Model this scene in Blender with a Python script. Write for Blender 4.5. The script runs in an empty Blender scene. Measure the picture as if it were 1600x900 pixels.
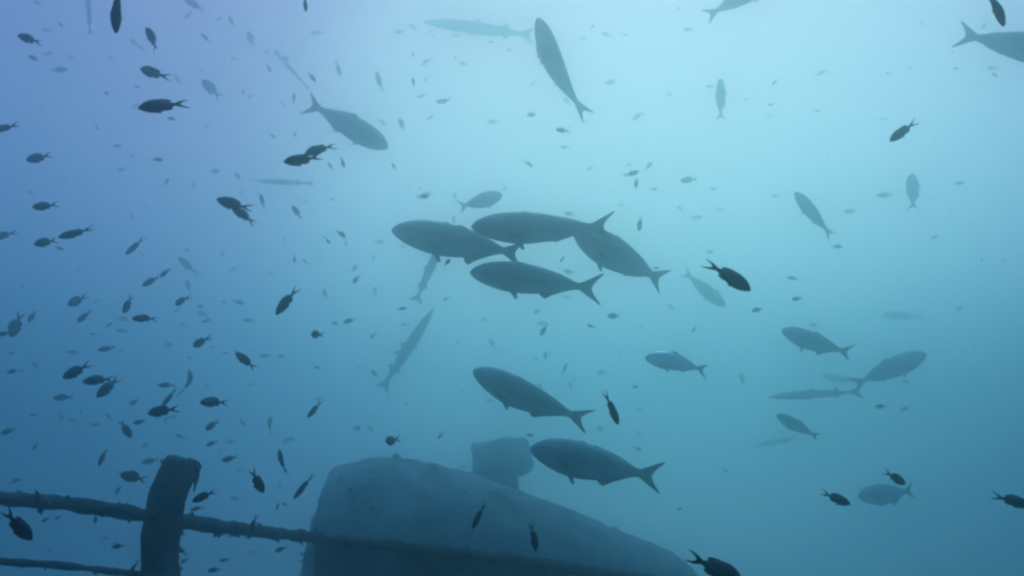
import bpy, bmesh, math, random
from mathutils import Vector, Matrix, Euler, noise

# ------------------------------------------------------------------ camera
scene = bpy.context.scene
COL = scene.collection
R = math.radians
CAM_Z = 4.0
cam_data = bpy.data.cameras.new('camera')
cam_data.sensor_width = 36.0
cam_data.lens = 28.26                       # 65 degrees across, an action camera under water
cam_data.clip_start = 0.02
cam_data.clip_end = 500.0
cam = bpy.data.objects.new('camera', cam_data)
cam.location = (0, 0, CAM_Z)
cam.rotation_euler = (R(90 + 18), 0, 0)     # looking up a little
COL.objects.link(cam)
scene.camera = cam

# ------------------------------------------------------------------ the light field of the water beyond the haze, and the sun
SUN_EL, SUN_AZ = 24.0, 12.0                 # where the refracted sun glow sits: above and right of the view
sun_dir = Vector((math.sin(R(SUN_AZ)) * math.cos(R(SUN_EL)), math.cos(R(SUN_AZ)) * math.cos(R(SUN_EL)), math.sin(R(SUN_EL))))
world = bpy.data.worlds.new('World')
scene.world = world
world.use_nodes = True
nt = world.node_tree
nt.nodes.clear()
def wn(kind, **kw):
    n = nt.nodes.new(kind)
    for k, v in kw.items():
        setattr(n, k, v)
    return n
def wmath(op, a, b):
    n = wn('ShaderNodeMath', operation=op)
    for i, v in enumerate((a, b)):
        if v is None: continue
        if isinstance(v, (int, float)): n.inputs[i].default_value = v
        else: nt.links.new(v, n.inputs[i])
    return n.outputs[0]
tc = wn('ShaderNodeTexCoord')
dotn = wn('ShaderNodeVectorMath', operation='DOT_PRODUCT')
nt.links.new(tc.outputs['Generated'], dotn.inputs[0]); dotn.inputs[1].default_value = sun_dir
sep = wn('ShaderNodeSeparateXYZ'); nt.links.new(tc.outputs['Generated'], sep.inputs[0])
# radiance = the blue of the water itself, two round glows about the sun, wide and narrow, and the bright window of sky straight overhead: smooth over the whole sphere
LOBES = [(dotn.outputs['Value'], 0.4, (0.1, 0.27, 0.64)), (dotn.outputs['Value'], 3.0, (0.7, 0.17, 0.13)), (dotn.outputs['Value'], 10.0, (0.15, 0.14, 0.0)), (sep.outputs['Z'], 24.0, (1.6, 4.6, 6.2))]
total = None
for height, k, tint in LOBES:
    lobe = wmath('EXPONENT', wmath('MULTIPLY', wmath('SUBTRACT', height, 1.0), k), None)
    sc_n = wn('ShaderNodeVectorMath', operation='SCALE'); sc_n.inputs[0].default_value = tint
    nt.links.new(lobe, sc_n.inputs['Scale'])
    if total is None: total = sc_n.outputs[0]
    else:
        ad_n = wn('ShaderNodeVectorMath', operation='ADD'); nt.links.new(total, ad_n.inputs[0]); nt.links.new(sc_n.outputs[0], ad_n.inputs[1]); total = ad_n.outputs[0]
bg = wn('ShaderNodeBackground'); bg.inputs['Strength'].default_value = 1.0
nt.links.new(total, bg.inputs['Color'])
wo = wn('ShaderNodeOutputWorld'); nt.links.new(bg.outputs[0], wo.inputs['Surface'])

sun_data = bpy.data.lights.new('sun', 'SUN')
sun_data.energy = 0.5
sun_data.angle = R(50.0)                    # the waves and the water spread it wide
sun_data.color = (0.58, 0.83, 0.54)
sun = bpy.data.objects.new('sun', sun_data)
sun.rotation_euler = sun_dir.to_track_quat('Z', 'Y').to_euler()
sun.location = (0, 0, 30)
COL.objects.link(sun)

scene.view_settings.view_transform = 'Standard'
scene.view_settings.look = 'None'
scene.view_settings.exposure = 0.0
scene.view_settings.gamma = 1.0
scene.view_settings.use_curve_mapping = False
scene.render.engine = 'CYCLES'
cy = scene.cycles
cy.use_denoising = True
cy.use_adaptive_sampling = False
cy.volume_bounces = 5
cy.max_bounces = 8
cy.diffuse_bounces = 3
cy.filter_width = 2.6                       # a soft little video lens

# ------------------------------------------------------------------ the hazy water round everything
def haze_box(x0, x1, y0, y1, z0, z1):
    bm = bmesh.new()
    bmesh.ops.create_cube(bm, size=1.0, matrix=Matrix.Translation(((x0+x1)/2, (y0+y1)/2, (z0+z1)/2)) @ Matrix.Diagonal((x1-x0, y1-y0, z1-z0, 1)))
    me = bpy.data.meshes.new('haze'); bm.to_mesh(me); bm.free()
    m = bpy.data.materials.new('sea_haze'); m.use_nodes = True
    t = m.node_tree; t.nodes.clear()
    v = t.nodes.new('ShaderNodeVolumePrincipled')
    v.inputs['Color'].default_value = (0.62, 0.92, 0.97, 1)
    v.inputs['Density'].default_value = 0.2
    v.inputs['Anisotropy'].default_value = 0.95
    o = t.nodes.new('ShaderNodeOutputMaterial')
    t.links.new(v.outputs[0], o.inputs['Volume'])
    me.materials.append(m)
    ob = bpy.data.objects.new('haze', me); COL.objects.link(ob)
    ob['kind'] = 'stuff'; ob['label'] = 'hazy blue green sea water all round the fish and wreck'
    return ob
haze_box(-30, 30, -30, 32, -1.0, 11.2)

# ------------------------------------------------------------------ materials
def material(name, base, dark, scale, rough=0.6, bump=0.0, spec=0.4, metal=0.0, stretch=(1, 1, 1), pigment_or_light=None, leaf=0.0, detail=5.0, coords='Object', shiny_back=0.0):
    m = bpy.data.materials.new(name); m.use_nodes = True
    t = m.node_tree; p = t.nodes['Principled BSDF']
    tc = t.nodes.new('ShaderNodeTexCoord'); mp = t.nodes.new('ShaderNodeMapping'); mp.inputs['Scale'].default_value = stretch
    t.links.new(tc.outputs[coords], mp.inputs[0])
    nz = t.nodes.new('ShaderNodeTexNoise'); nz.inputs['Scale'].default_value = scale; nz.inputs['Detail'].default_value = detail
    nz.inputs['Roughness'].default_value = 0.65
    t.links.new(mp.outputs[0], nz.inputs['Vector'])
    rp = t.nodes.new('ShaderNodeValToRGB')
    rp.color_ramp.elements[0].position = 0.35; rp.color_ramp.elements[0].color = (*dark, 1)
    rp.color_ramp.elements[1].position = 0.66; rp.color_ramp.elements[1].color = (*base, 1)
    t.links.new(nz.outputs['Fac'], rp.inputs[0])
    col = rp.outputs[0]
    if pigment_or_light:                      # a fish's own colouring, and on the silver one a painted highlight: back, flank stripe and belly across its height
        sx = t.nodes.new('ShaderNodeSeparateXYZ'); t.links.new(tc.outputs['Object'], sx.inputs[0])
        ad = t.nodes.new('ShaderNodeMath'); ad.operation = 'MULTIPLY_ADD'; ad.inputs[1].default_value = 0.05; 
        t.links.new(nz.outputs['Fac'], ad.inputs[0]); t.links.new(sx.outputs['Z'], ad.inputs[2])
        mr = t.nodes.new('ShaderNodeMapRange'); mr.inputs['From Min'].default_value = -0.12; mr.inputs['From Max'].default_value = 0.17
        t.links.new(ad.outputs[0], mr.inputs[0])
        r2 = t.nodes.new('ShaderNodeValToRGB'); e = r2.color_ramp.elements
        e[0].position = pigment_or_light[0][0]; e[0].color = (*pigment_or_light[0][1], 1); e[1].position = pigment_or_light[-1][0]; e[1].color = (*pigment_or_light[-1][1], 1)
        for pos, c in pigment_or_light[1:-1]:
            x = e.new(pos); x.color = (*c, 1)
        t.links.new(mr.outputs[0], r2.inputs[0])
        mx = t.nodes.new('ShaderNodeMix'); mx.data_type = 'RGBA'; mx.blend_type = 'MULTIPLY'; mx.inputs[0].default_value = 0.8
        if shiny_back:
            m2 = t.nodes.new('ShaderNodeMapRange'); m2.inputs['From Min'].default_value = .55; m2.inputs['From Max'].default_value = .8; m2.inputs['To Max'].default_value = shiny_back
            t.links.new(mr.outputs[0], m2.inputs[0]); t.links.new(m2.outputs[0], p.inputs['Metallic'])
        t.links.new(r2.outputs[0], mx.inputs[6]); t.links.new(col, mx.inputs[7]); col = mx.outputs[2]
    t.links.new(col, p.inputs['Base Color'])
    p.inputs['Roughness'].default_value = rough
    p.inputs['Specular IOR Level'].default_value = spec
    if metal: p.inputs['Metallic'].default_value = metal
    if bump:
        b = t.nodes.new('ShaderNodeBump'); b.inputs['Strength'].default_value = bump; b.inputs['Distance'].default_value = 0.02
        t.links.new(nz.outputs['Fac'], b.inputs['Height']); t.links.new(b.outputs[0], p.inputs['Normal'])
    if leaf:                         # thin fins let some light through
        tr = t.nodes.new('ShaderNodeBsdfTranslucent'); t.links.new(col, tr.inputs['Color'])
        ms = t.nodes.new('ShaderNodeMixShader'); ms.inputs[0].default_value = leaf
        out = t.nodes['Material Output']
        t.links.new(p.outputs[0], ms.inputs[1]); t.links.new(tr.outputs[0], ms.inputs[2]); t.links.new(ms.outputs[0], out.inputs['Surface'])
    return m

JACK_PIG = [(0.0, (.36, .44, .50)), (.38, (.26, .33, .40)), (.56, (.14, .18, .23)), (.68, (.24, .31, .34)), (1.0, (.20, .27, .28))]
SILVER_LIT_PIG = [(0.0, (.45, .48, .5)), (.45, (.6, .64, .65)), (.7, (.86, .89, .87)), (1.0, (.93, .95, .93))]  # paler towards the back: the bright highlight on top is painted into the skin
CUDA_PIG = [(0.0, (.26, .28, .28)), (.5, (.2, .22, .22)), (1.0, (.08, .09, .09))]
M = {
    'jack_skin': material('amberjack_skin', (1, 1, 1), (.42, .45, .47), 11, 0.4, 0.05, 0.4, pigment_or_light=JACK_PIG, stretch=(1, 1, 2)),
    'jack_fin': material('amberjack_fin', (.09, .12, .13), (.055, .075, .085), 14, 0.5, leaf=.6, stretch=(1, 1, 3)),
    'silver_skin': material('silver_jack_skin', (1, 1, 1), (.72, .75, .75), 9, 0.3, 0.05, 0.8, shiny_back=.9, pigment_or_light=SILVER_LIT_PIG, stretch=(1, 1, 2)),
    'damsel_skin': material('damselfish_skin', (.018, .019, .034), (.008, .009, .018), 12, 0.5, 0.08, 0.35),
    'damsel_fin': material('damselfish_fin', (.018, .018, .032), (.009, .009, .018), 16, 0.55, leaf=.45, stretch=(1, 1, 3)),
    'cuda_skin': material('barracuda_skin', (1, 1, 1), (.75, .77, .77), 12, 0.4, 0.04, 0.4, pigment_or_light=CUDA_PIG),
    'cuda_fin': material('barracuda_fin', (.1, .11, .1), (.06, .065, .06), 14, 0.5, leaf=.6),
    'eye': material('fish_eye', (.16, .16, .14), (.1, .1, .09), 8, 0.15),
    'pupil': material('fish_pupil', (.012, .012, .014), (.008, .008, .01), 8, 0.1),
    'crust': material('encrusted_steel', (.30, .33, .35), (.09, .10, .12), 4.2, 0.9, 0.9, 0.2, detail=9),
    'pale_crust': material('pale_encrusted_steel', (.48, .5, .5), (.2, .21, .23), 4.0, 0.9, 0.8, 0.2, detail=9),
    'rail_crust': material('encrusted_rail', (.10, .105, .12), (.03, .033, .042), 16, 0.9, 0.9, 0.2, detail=8),
    'bulwark': material('rusted_plate', (.16, .18, .2), (.055, .06, .075), 6, 0.85, 0.7, 0.25, detail=9),
    'algae': material('algae_tuft', (.13, .14, .13), (.06, .065, .06), 20, 0.9, leaf=.2),
    'speck': material('drifting_matter', (.42, .44, .42), (.25, .26, .25), 8, 0.8),
    'sand': material('sea_sand', (.30, .28, .23), (.2, .19, .16), 1.2, 0.95, 0.4, 0.1, detail=9),
}

# ------------------------------------------------------------------ helpers
def new_obj(name, me, parent=None, mat=None):
    o = bpy.data.objects.new(name, me); COL.objects.link(o)
    if parent: o.parent = parent
    if mat and not me.materials: me.materials.append(mat)
    return o
def mesh(name, verts, faces, mat, smooth=True):
    me = bpy.data.meshes.new(name); me.from_pydata(verts, [], faces); me.materials.append(mat)
    bm = bmesh.new(); bm.from_mesh(me); bmesh.ops.recalc_face_normals(bm, faces=bm.faces); bm.to_mesh(me); bm.free()
    if smooth: me.polygons.foreach_set('use_smooth', [True] * len(me.polygons))
    return me
def lerp_table(tab, t):
    for (a, b) in zip(tab, tab[1:]):
        if t <= b[0]:
            k = (t - a[0]) / (b[0] - a[0]) if b[0] > a[0] else 0
            k2 = k
            return [p + (q - p) * k2 for p, q in zip(a[1:], b[1:])]
    return tab[-1][1:]

# ------------------------------------------------------------------ the fish
# each fish is one long: nose at x = +0.5, tips of the tail at x = -0.5, back up +z
def sway(x, bend):                    # sideways curve of a swimming body
    k = 0.22 - x
    return bend * k * k if k > 0 else bend * 0.12 * k * k
PROFILE = {   # distance from the nose, top, bottom, half width
 'jack': [(0, .004, -.008, .004), (.012, .024, -.026, .018), (.04, .050, -.048, .036), (.09, .078, -.074, .053), (.16, .101, -.099, .066), (.24, .114, -.117, .073),
          (.32, .119, -.127, .075), (.40, .118, -.128, .073), (.48, .110, -.119, .067), (.56, .097, -.104, .057), (.64, .078, -.083, .045), (.71, .058, -.061, .033),
          (.77, .040, -.043, .023), (.81, .029, -.031, .018), (.845, .025, -.026, .011), (.87, .014, -.014, .004)],
 'damsel': [(0, .004, -.006, .004), (.012, .024, -.026, .016), (.04, .058, -.056, .032), (.09, .100, -.094, .052), (.16, .142, -.132, .070), (.24, .168, -.160, .080),
          (.32, .176, -.170, .080), (.40, .168, -.162, .073), (.48, .140, -.136, .060), (.55, .110, -.108, .045), (.61, .078, -.078, .031), (.66, .055, -.055, .021),
          (.70, .042, -.042, .014), (.74, .028, -.028, .006)],
 'cuda': [(0, .002, -.008, .003), (.015, .007, -.015, .008), (.06, .017, -.024, .014), (.12, .028, -.033, .021), (.18, .037, -.040, .028), (.26, .043, -.046, .034),
          (.36, .047, -.050, .038), (.48, .048, -.051, .039), (.60, .043, -.046, .034), (.70, .034, -.036, .026), (.78, .024, -.025, .018), (.84, .017, -.018, .012),
          (.88, .018, -.018, .007), (.895, .010, -.010, .003)],
}
def body_mesh(kind, bend, mat, ring=14, fine=2):
    tab = PROFILE[kind]
    ts = []
    for a, b in zip(tab, tab[1:]):
        for j in range(fine): ts.append(a[0] + (b[0] - a[0]) * j / fine)
    ts.append(tab[-1][0])
    vs, fs = [], []
    for t in ts:
        top, bot, w = lerp_table(tab, t)
        x = 0.5 - t; cz = (top + bot) / 2; h = (top - bot) / 2
        for k in range(ring):
            a = 2 * math.pi * k / ring
            ca, sa = math.cos(a), math.sin(a)
            yy = w * math.copysign(abs(ca) ** 0.85, ca)
            if kind == 'jack' and sa < 0 and t < .6: yy *= 1.0 - 0.12 * -sa
            vs.append((x, yy + sway(x, bend), cz + h * sa))
    n = len(ts)
    for i in range(n - 1):
        for k in range(ring):
            fs.append((i*ring + k, i*ring + (k+1) % ring, (i+1)*ring + (k+1) % ring, (i+1)*ring + k))
    fs.append(tuple(range(ring))); fs.append(tuple((n-1)*ring + k for k in reversed(range(ring))))
    return mesh('body', vs, fs, mat)
def fin_mesh(name, outline, bend, mat, thick=.006, y0=0.0, splay=0.0, root=None):
    """a fin of real thickness: fat along its root, thin at its edge; splay leans it out sideways away from its root height"""
    n = len(outline); vs = []
    zr = root if root is not None else 0
    for s in (1, -1):
        for (x, z, *f) in outline:
            th = thick * (f[0] if f else 0.4)
            vs.append((x, y0 + sway(x, bend) + s * th * 0.5 + splay * abs(z - zr), z))
    fs = [tuple(range(n)), tuple(reversed(range(n, 2 * n)))]
    for k in range(n):
        fs.append((k, (k + 1) % n, n + (k + 1) % n, n + k))
    me = mesh(name, vs, fs, mat, smooth=False)
    return me
FINS = {
 'jack': [
   ('tail_fin', [(-.325, .022, 1), (-.365, .042, .8), (-.42, .078), (-.475, .112), (-.5, .122), (-.488, .104), (-.452, .062), (-.428, .025), (-.42, .0), (-.428, -.027), (-.452, -.064), (-.488, -.106), (-.5, -.124), (-.475, -.114), (-.42, -.080), (-.365, -.044, .8), (-.325, -.022, 1)], .016, 0, 0, None),
   ('spiny_fin', [(.175, .112, 1), (.15, .122), (.12, .124), (.09, .116, 1), (.12, .09, 1)], .008, 0, 0, None),
   ('dorsal_fin', [(.085, .110, 1), (.05, .128), (.025, .134), (.0, .126), (-.04, .112), (-.11, .094), (-.19, .070), (-.255, .046), (-.285, .031, 1), (-.25, .012, 1), (-.15, .036, 1), (0, .08, 1)], .010, 0, 0, None),
   ('anal_fin', [(-.035, -.108, 1), (-.06, -.132), (-.085, -.142), (-.10, -.130), (-.14, -.104), (-.20, -.074), (-.255, -.049), (-.285, -.032, 1), (-.25, -.012, 1), (-.15, -.04, 1)], .010, 0, 0, None),
   ('pelvic_fin', [(.195, -.110, 1), (.165, -.14), (.135, -.168), (.122, -.166), (.135, -.138), (.145, -.112, 1)], .008, .012, .15, -.105),
   ('pelvic_fin', [(.195, -.110, 1), (.165, -.14), (.135, -.168), (.122, -.166), (.135, -.138), (.145, -.112, 1)], .008, -.012, -.15, -.105),
   ('pectoral_fin', [(.265, -.035, 1), (.225, -.038), (.17, -.062), (.155, -.078), (.17, -.082), (.22, -.075), (.26, -.058, 1)], .007, .070, .3, -.035),
   ('pectoral_fin', [(.265, -.035, 1), (.225, -.038), (.17, -.062), (.155, -.078), (.17, -.082), (.22, -.075), (.26, -.058, 1)], .007, -.070, -.3, -.035)],
 'damsel': [
   ('tail_fin', [(-.205, .034, 1), (-.25, .056, .8), (-.33, .088), (-.42, .116), (-.5, .132), (-.43, .092), (-.36, .052), (-.318, .02), (-.305, 0), (-.318, -.02), (-.36, -.052), (-.43, -.092), (-.5, -.132), (-.42, -.116), (-.33, -.088), (-.25, -.056, .8), (-.205, -.034, 1)], .014, 0, 0, None),
   ('dorsal_fin', [(.22, .165, 1), (.19, .186), (.12, .198), (.03, .192), (-.04, .170), (-.10, .142), (-.15, .112), (-.15, .092), (-.12, .075, 1), (-.06, .085, 1), (.1, .13, 1)], .012, 0, 0, None),
   ('anal_fin', [(.03, -.135, 1), (.0, -.172), (-.05, -.170), (-.105, -.138), (-.145, -.106), (-.14, -.085), (-.12, -.07, 1), (-.05, -.08, 1)], .012, 0, 0, None),
   ('pelvic_fin', [(.2, -.150, 1), (.16, -.178), (.09, -.196), (.1, -.18), (.13, -.152, 1)], .009, .02, .1, -.145),
   ('pelvic_fin', [(.2, -.150, 1), (.16, -.178), (.09, -.196), (.1, -.18), (.13, -.152, 1)], .009, -.02, -.1, -.145),
   ('pectoral_fin', [(.22, -.01, 1), (.16, .012), (.09, 0), (.075, -.03), (.11, -.062), (.17, -.066), (.21, -.045, 1)], .008, .074, .4, -.02),
   ('pectoral_fin', [(.22, -.01, 1), (.16, .012), (.09, 0), (.075, -.03), (.11, -.062), (.17, -.066), (.21, -.045, 1)], .008, -.074, -.4, -.02)],
 'cuda': [
   ('tail_fin', [(-.37, .016, 1), (-.40, .034, .8), (-.46, .066), (-.5, .076), (-.475, .048), (-.452, .018), (-.448, 0), (-.452, -.018), (-.475, -.048), (-.5, -.078), (-.46, -.067), (-.40, -.034, .8), (-.37, -.016, 1)], .010, 0, 0, None),
   ('spiny_fin', [(.06, .044, 1), (.035, .078), (.02, .078), (-.005, .044, 1), (.03, .035, 1)], .006, 0, 0, None),
   ('dorsal_fin', [(-.19, .035, 1), (-.22, .068), (-.235, .068), (-.25, .042), (-.265, .026, 1), (-.22, .02, 1)], .006, 0, 0, None),
   ('anal_fin', [(-.19, -.036, 1), (-.22, -.068), (-.235, -.068), (-.25, -.042), (-.265, -.026, 1), (-.22, -.02, 1)], .006, 0, 0, None),
   ('pelvic_fin', [(.1, -.046, 1), (.075, -.07), (.055, -.072), (.065, -.046, 1)], .005, 0, 0, None),
   ('pectoral_fin', [(.215, -.012, 1), (.17, -.016), (.135, -.03), (.15, -.038), (.2, -.03, 1)], .005, .033, .3, -.012),
   ('pectoral_fin', [(.215, -.012, 1), (.17, -.016), (.135, -.03), (.15, -.038), (.2, -.03, 1)], .005, -.033, -.3, -.012)],
}
EYE = {'jack': (.052, .010, .0145, .4), 'damsel': (.062, .022, .024, .4), 'cuda': (.125, .008, .011, .4)}
def eye_mesh(r, name, mat, squash):
    bm = bmesh.new(); bmesh.ops.create_uvsphere(bm, u_segments=10, v_segments=7, radius=r)
    for v in bm.verts: v.co.y *= squash
    me = bpy.data.meshes.new(name); bm.to_mesh(me); bm.free(); me.materials.append(mat)
    me.polygons.foreach_set('use_smooth', [True] * len(me.polygons))
    return me
SKIN = {'jack': ('jack_skin', 'jack_fin'), 'damsel': ('damsel_skin', 'damsel_fin'), 'cuda': ('cuda_skin', 'cuda_fin'), 'silver': ('silver_skin', 'jack_fin')}
CACHE = {}
def fish_meshes(kind, bend, skin, variant=0):
    key = (kind, bend, skin, variant)
    if key not in CACHE:
        sm, fm = M[SKIN[skin][0]], M[SKIN[skin][1]]
        parts = [('body', body_mesh(kind, bend, sm))]
        rng = random.Random(variant * 7 + 3)          # every fish carries its fins a little differently
        paired = {}
        for nm, ol, th, y0, sp, rt in FINS[kind]:
            if nm not in paired: paired[nm] = (rng.uniform(.55, 1.15), rng.uniform(.82, 1.08), rng.uniform(-.03, .03))
            k, k2, sl = paired[nm]
            if nm == 'tail_fin':
                up, dn = rng.uniform(.86, 1.06), rng.uniform(.86, 1.06)
                ol2 = [(x + sl * .3 * min(1, max(0, -.33 - x) * 8), z * (1 + ((up if z > 0 else dn) * k2 - 1) * min(1, max(0, -.34 - x) * 10)), *f) for x, z, *f in ol]
            else:
                za = sum(p[1] for p in ol if len(p) > 2) / sum(1 for p in ol if len(p) > 2)
                ol2 = [(x, z, *f) if f else (x - abs(z - za) * (1 - k) * .5, za + (z - za) * (1 - (1 - k) * min(1, abs(z - za) * 14)), *f) for x, z, *f in ol]
            parts.append((nm, fin_mesh(nm, ol2, bend, fm, th, y0, sp, rt)))
        ex, ez, er, sq = EYE[kind]
        CACHE[key] = (parts, eye_mesh(er, 'eye', M['eye'], sq), eye_mesh(er * .58, 'pupil', M['pupil'], sq * 1.3))
    return CACHE[key]
def far_mesh(bend):                   # a far damselfish as one small mesh: body and its fins joined
    key = ('far', bend)
    if key not in CACHE:
        bm = bmesh.new()
        bm.from_mesh(body_mesh('damsel', bend, M['damsel_skin'], ring=8, fine=1))
        for nm, ol, th, y0, sp, rt in FINS['damsel'][:3]:
            bm.from_mesh(fin_mesh(nm, ol, bend, M['damsel_skin'], th * 1.3, y0, sp, rt))
        me = bpy.data.meshes.new('small_fish'); bm.to_mesh(me); bm.free(); me.materials.append(M['damsel_skin'])
        CACHE[key] = me
    return CACHE[key]
FISH_COUNT = [0]
NAME = {'jack': 'amberjack', 'silver': 'amberjack', 'damsel': 'damselfish', 'cuda': 'barracuda', 'far': 'small_fish'}
def place(o, row):
    kind, x, y, z, L, rx, ry, rz, deep, bend, label, group = row
    o.location = (x, y, z); o.rotation_euler = Euler((R(rx), R(ry), R(rz)), 'XYZ'); o.scale = (L, L, L * deep)
    o['label'] = label; o['category'] = 'fish'
    if group: o['group'] = group
def add_fish(row):
    kind, bend = row[0], row[9]
    if kind == 'far':
        o = new_obj('small_fish', far_mesh(bend)); place(o, row); return o
    shape = 'jack' if kind == 'silver' else kind
    FISH_COUNT[0] += 1
    parts, eye, pupil = fish_meshes(shape, bend, kind, FISH_COUNT[0] % 40 if shape != 'damsel' else FISH_COUNT[0] % 6)
    root = bpy.data.objects.new(NAME[kind], None); COL.objects.link(root); root.empty_display_size = .2
    place(root, row)
    for nm, me in parts: new_obj(nm, me, root)
    ex, ez, er, sq = EYE[shape]
    w = lerp_table(PROFILE[shape], ex)[2]
    for s in (1, -1):
        e = new_obj('eye', eye, root); e.location = (.5 - ex, s * (w * .93) + sway(.5 - ex, bend), ez)
        p = new_obj('pupil', pupil, e); p.location = (0.001, s * er * sq * .5, 0)
    return root

# ------------------------------------------------------------------ sea floor
def sea_floor():
    n = 60; vs, fs = [], []
    for j in range(n + 1):
        for i in range(n + 1):
            x = -29 + 58 * i / n; y = -29 + 60 * j / n
            vs.append((x, y, 0.12 * noise.noise((x * .25, y * .25, 0)) + .05 * noise.noise((x * .9, y * .9, 3))))
    for j in range(n):
        for i in range(n):
            a = j * (n + 1) + i; fs.append((a, a + 1, a + n + 2, a + n + 1))
    o = new_obj('sea_floor', mesh('sea_floor', vs, fs, M['sand']))
    o['kind'] = 'structure'; o['label'] = 'pale sandy sea floor far below the fish'
sea_floor()

# ------------------------------------------------------------------ the wreck
def roughen(bm, amp, freq, seed, fine=.35):
    bm.normal_update()
    mv = []
    for v in bm.verts:
        p = v.co * freq + Vector((seed, seed * 2.3, seed * .7))
        d = noise.noise(p) + fine * noise.noise(p * 3.1) + .5 * fine * noise.noise(p * 7.3)
        mv.append((v, v.normal * d * amp))
    for v, d in mv: v.co += d
def from_bm(name, bm, mat, parent=None, smooth=True):
    me = bpy.data.meshes.new(name)
    bmesh.ops.recalc_face_normals(bm, faces=bm.faces)
    bm.to_mesh(me); bm.free(); me.materials.append(mat)
    if smooth: me.polygons.foreach_set('use_smooth', [True] * len(me.polygons))
    return new_obj(name, me, parent)
def tube_bm(path, radii, ring=14, step=.03, amp=.004, freq=18, seed=0, flat_end=True):
    """an overgrown pipe along a path of points"""
    pts, rs = [], []
    P = [Vector(p) for p in path]
    for i in range(len(P) - 1):
        p0, p1, p2, p3 = P[max(i-1, 0)], P[i], P[i+1], P[min(i+2, len(P)-1)]
        n = max(2, int((p2 - p1).length / step))
        for k in range(n):
            t = k / n
            q = .5 * ((2*p1) + (p2-p0)*t + (2*p0 - 5*p1 + 4*p2 - p3)*t*t + (3*p1 - p0 - 3*p2 + p3)*t**3)
            pts.append(q); rs.append(radii[i] + (radii[i+1] - radii[i]) * t)
    pts.append(P[-1]); rs.append(radii[-1])
    bm = bmesh.new(); rows = []
    prev = None
    for i, q in enumerate(pts):
        d = (pts[min(i+1, len(pts)-1)] - pts[max(i-1, 0)]).normalized()
        if prev is None: a = d.orthogonal().normalized()
        else: a = (prev - d * prev.dot(d)).normalized()
        prev = a; b = d.cross(a)
        rows.append([bm.verts.new(q + (a * math.cos(2*math.pi*k/ring) + b * math.sin(2*math.pi*k/ring)) * rs[i]) for k in range(ring)])
    for r0, r1 in zip(rows, rows[1:]):
        for k in range(ring): bm.faces.new((r0[k], r0[(k+1) % ring], r1[(k+1) % ring], r1[k]))
    for row, rev in ((rows[0], True), (rows[-1], False)):
        bm.faces.new(list(reversed(row)) if rev else row)
    bmesh.ops.recalc_face_normals(bm, faces=bm.faces)
    roughen(bm, amp, freq, seed)
    return bm
def tufts_bm(points, rng, size):
    """little clumps of algae: a few bent blades and lumps at each point"""
    bm = bmesh.new()
    for p, nrm in points:
        s = size * rng.uniform(.5, 1.4)
        m = Matrix.Translation(p) @ Euler((rng.uniform(0, 6), rng.uniform(0, 6), rng.uniform(0, 6))).to_matrix().to_4x4() @ Matrix.Diagonal((s, s * rng.uniform(.5, .9), s * rng.uniform(.4, .9), 1))
        g = bmesh.ops.create_icosphere(bm, subdivisions=1, radius=.5, matrix=m)
        for v in g['verts']: v.co += Vector((rng.uniform(-1, 1), rng.uniform(-1, 1), rng.uniform(-1, 1))) * s * .12
        for k in range(2):
            d = (Vector(nrm) * .35 + Vector((rng.uniform(-1, 1), rng.uniform(-1, 1), rng.uniform(-.7, .5)))).normalized()
            w = d.orthogonal().normalized() * s * .26; L = s * rng.uniform(.6, 1.05)
            a, b, c, e = bm.verts.new(p + w), bm.verts.new(p - w), bm.verts.new(p + d * L * .6 + w * .7), bm.verts.new(p + d * L - w * .2)
            bm.faces.new((a, b, e, c))
    return bm

HULL = [(-1.305, 5.704, 4.242, 0.494), (-1.302, 5.711, 4.366, 0.585), (-1.297, 5.701, 4.054, 0.364), (-1.281, 5.7, 3.81, 0.182), (-1.274, 5.73, 4.475, 0.65), (-1.183, 5.782, 4.559, 0.715), (-1.011, 5.873, 4.608, 0.754), (-0.875, 5.943, 4.629, 0.78), (-0.662, 6.047, 4.612, 0.806), (-0.479, 6.133, 4.574, 0.806), (-0.267, 6.231, 4.526, 0.806), (0.039, 6.367, 4.422, 0.806), (0.249, 6.458, 4.356, 0.806), (0.504, 6.567, 4.279, 0.78), (0.817, 6.697, 4.146, 0.754), (1.031, 6.783, 4.079, 0.715), (1.249, 6.87, 4.0, 0.624), (1.422, 6.939, 3.891, 0.468), (1.57, 7.0, 3.732, 0.195)]      # along the cabin: x, y, height of the top, half width
wreck = bpy.data.objects.new('shipwreck', None); COL.objects.link(wreck); wreck.location = (.3, 4.2, 0)
wreck['label'] = 'sunken wreck with a rounded overgrown cabin rising behind the railing'; wreck['category'] = 'shipwreck'
def wchild(o):
    o.parent = wreck; o.matrix_parent_inverse = wreck.matrix_world.inverted() if False else Matrix.Translation(-Vector(wreck.location))
    return o
def smooth_hull(x):                      # the plan and the top line, rounded off between the stations
    acc = [0, 0, 0]; n = 9
    for k in range(n):
        xx = min(max(x + (k - n // 2) * .012, HULL[0][0]), HULL[-1][0])
        for i, v in enumerate(lerp_table(HULL, xx)): acc[i] += v / n
    return acc
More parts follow.
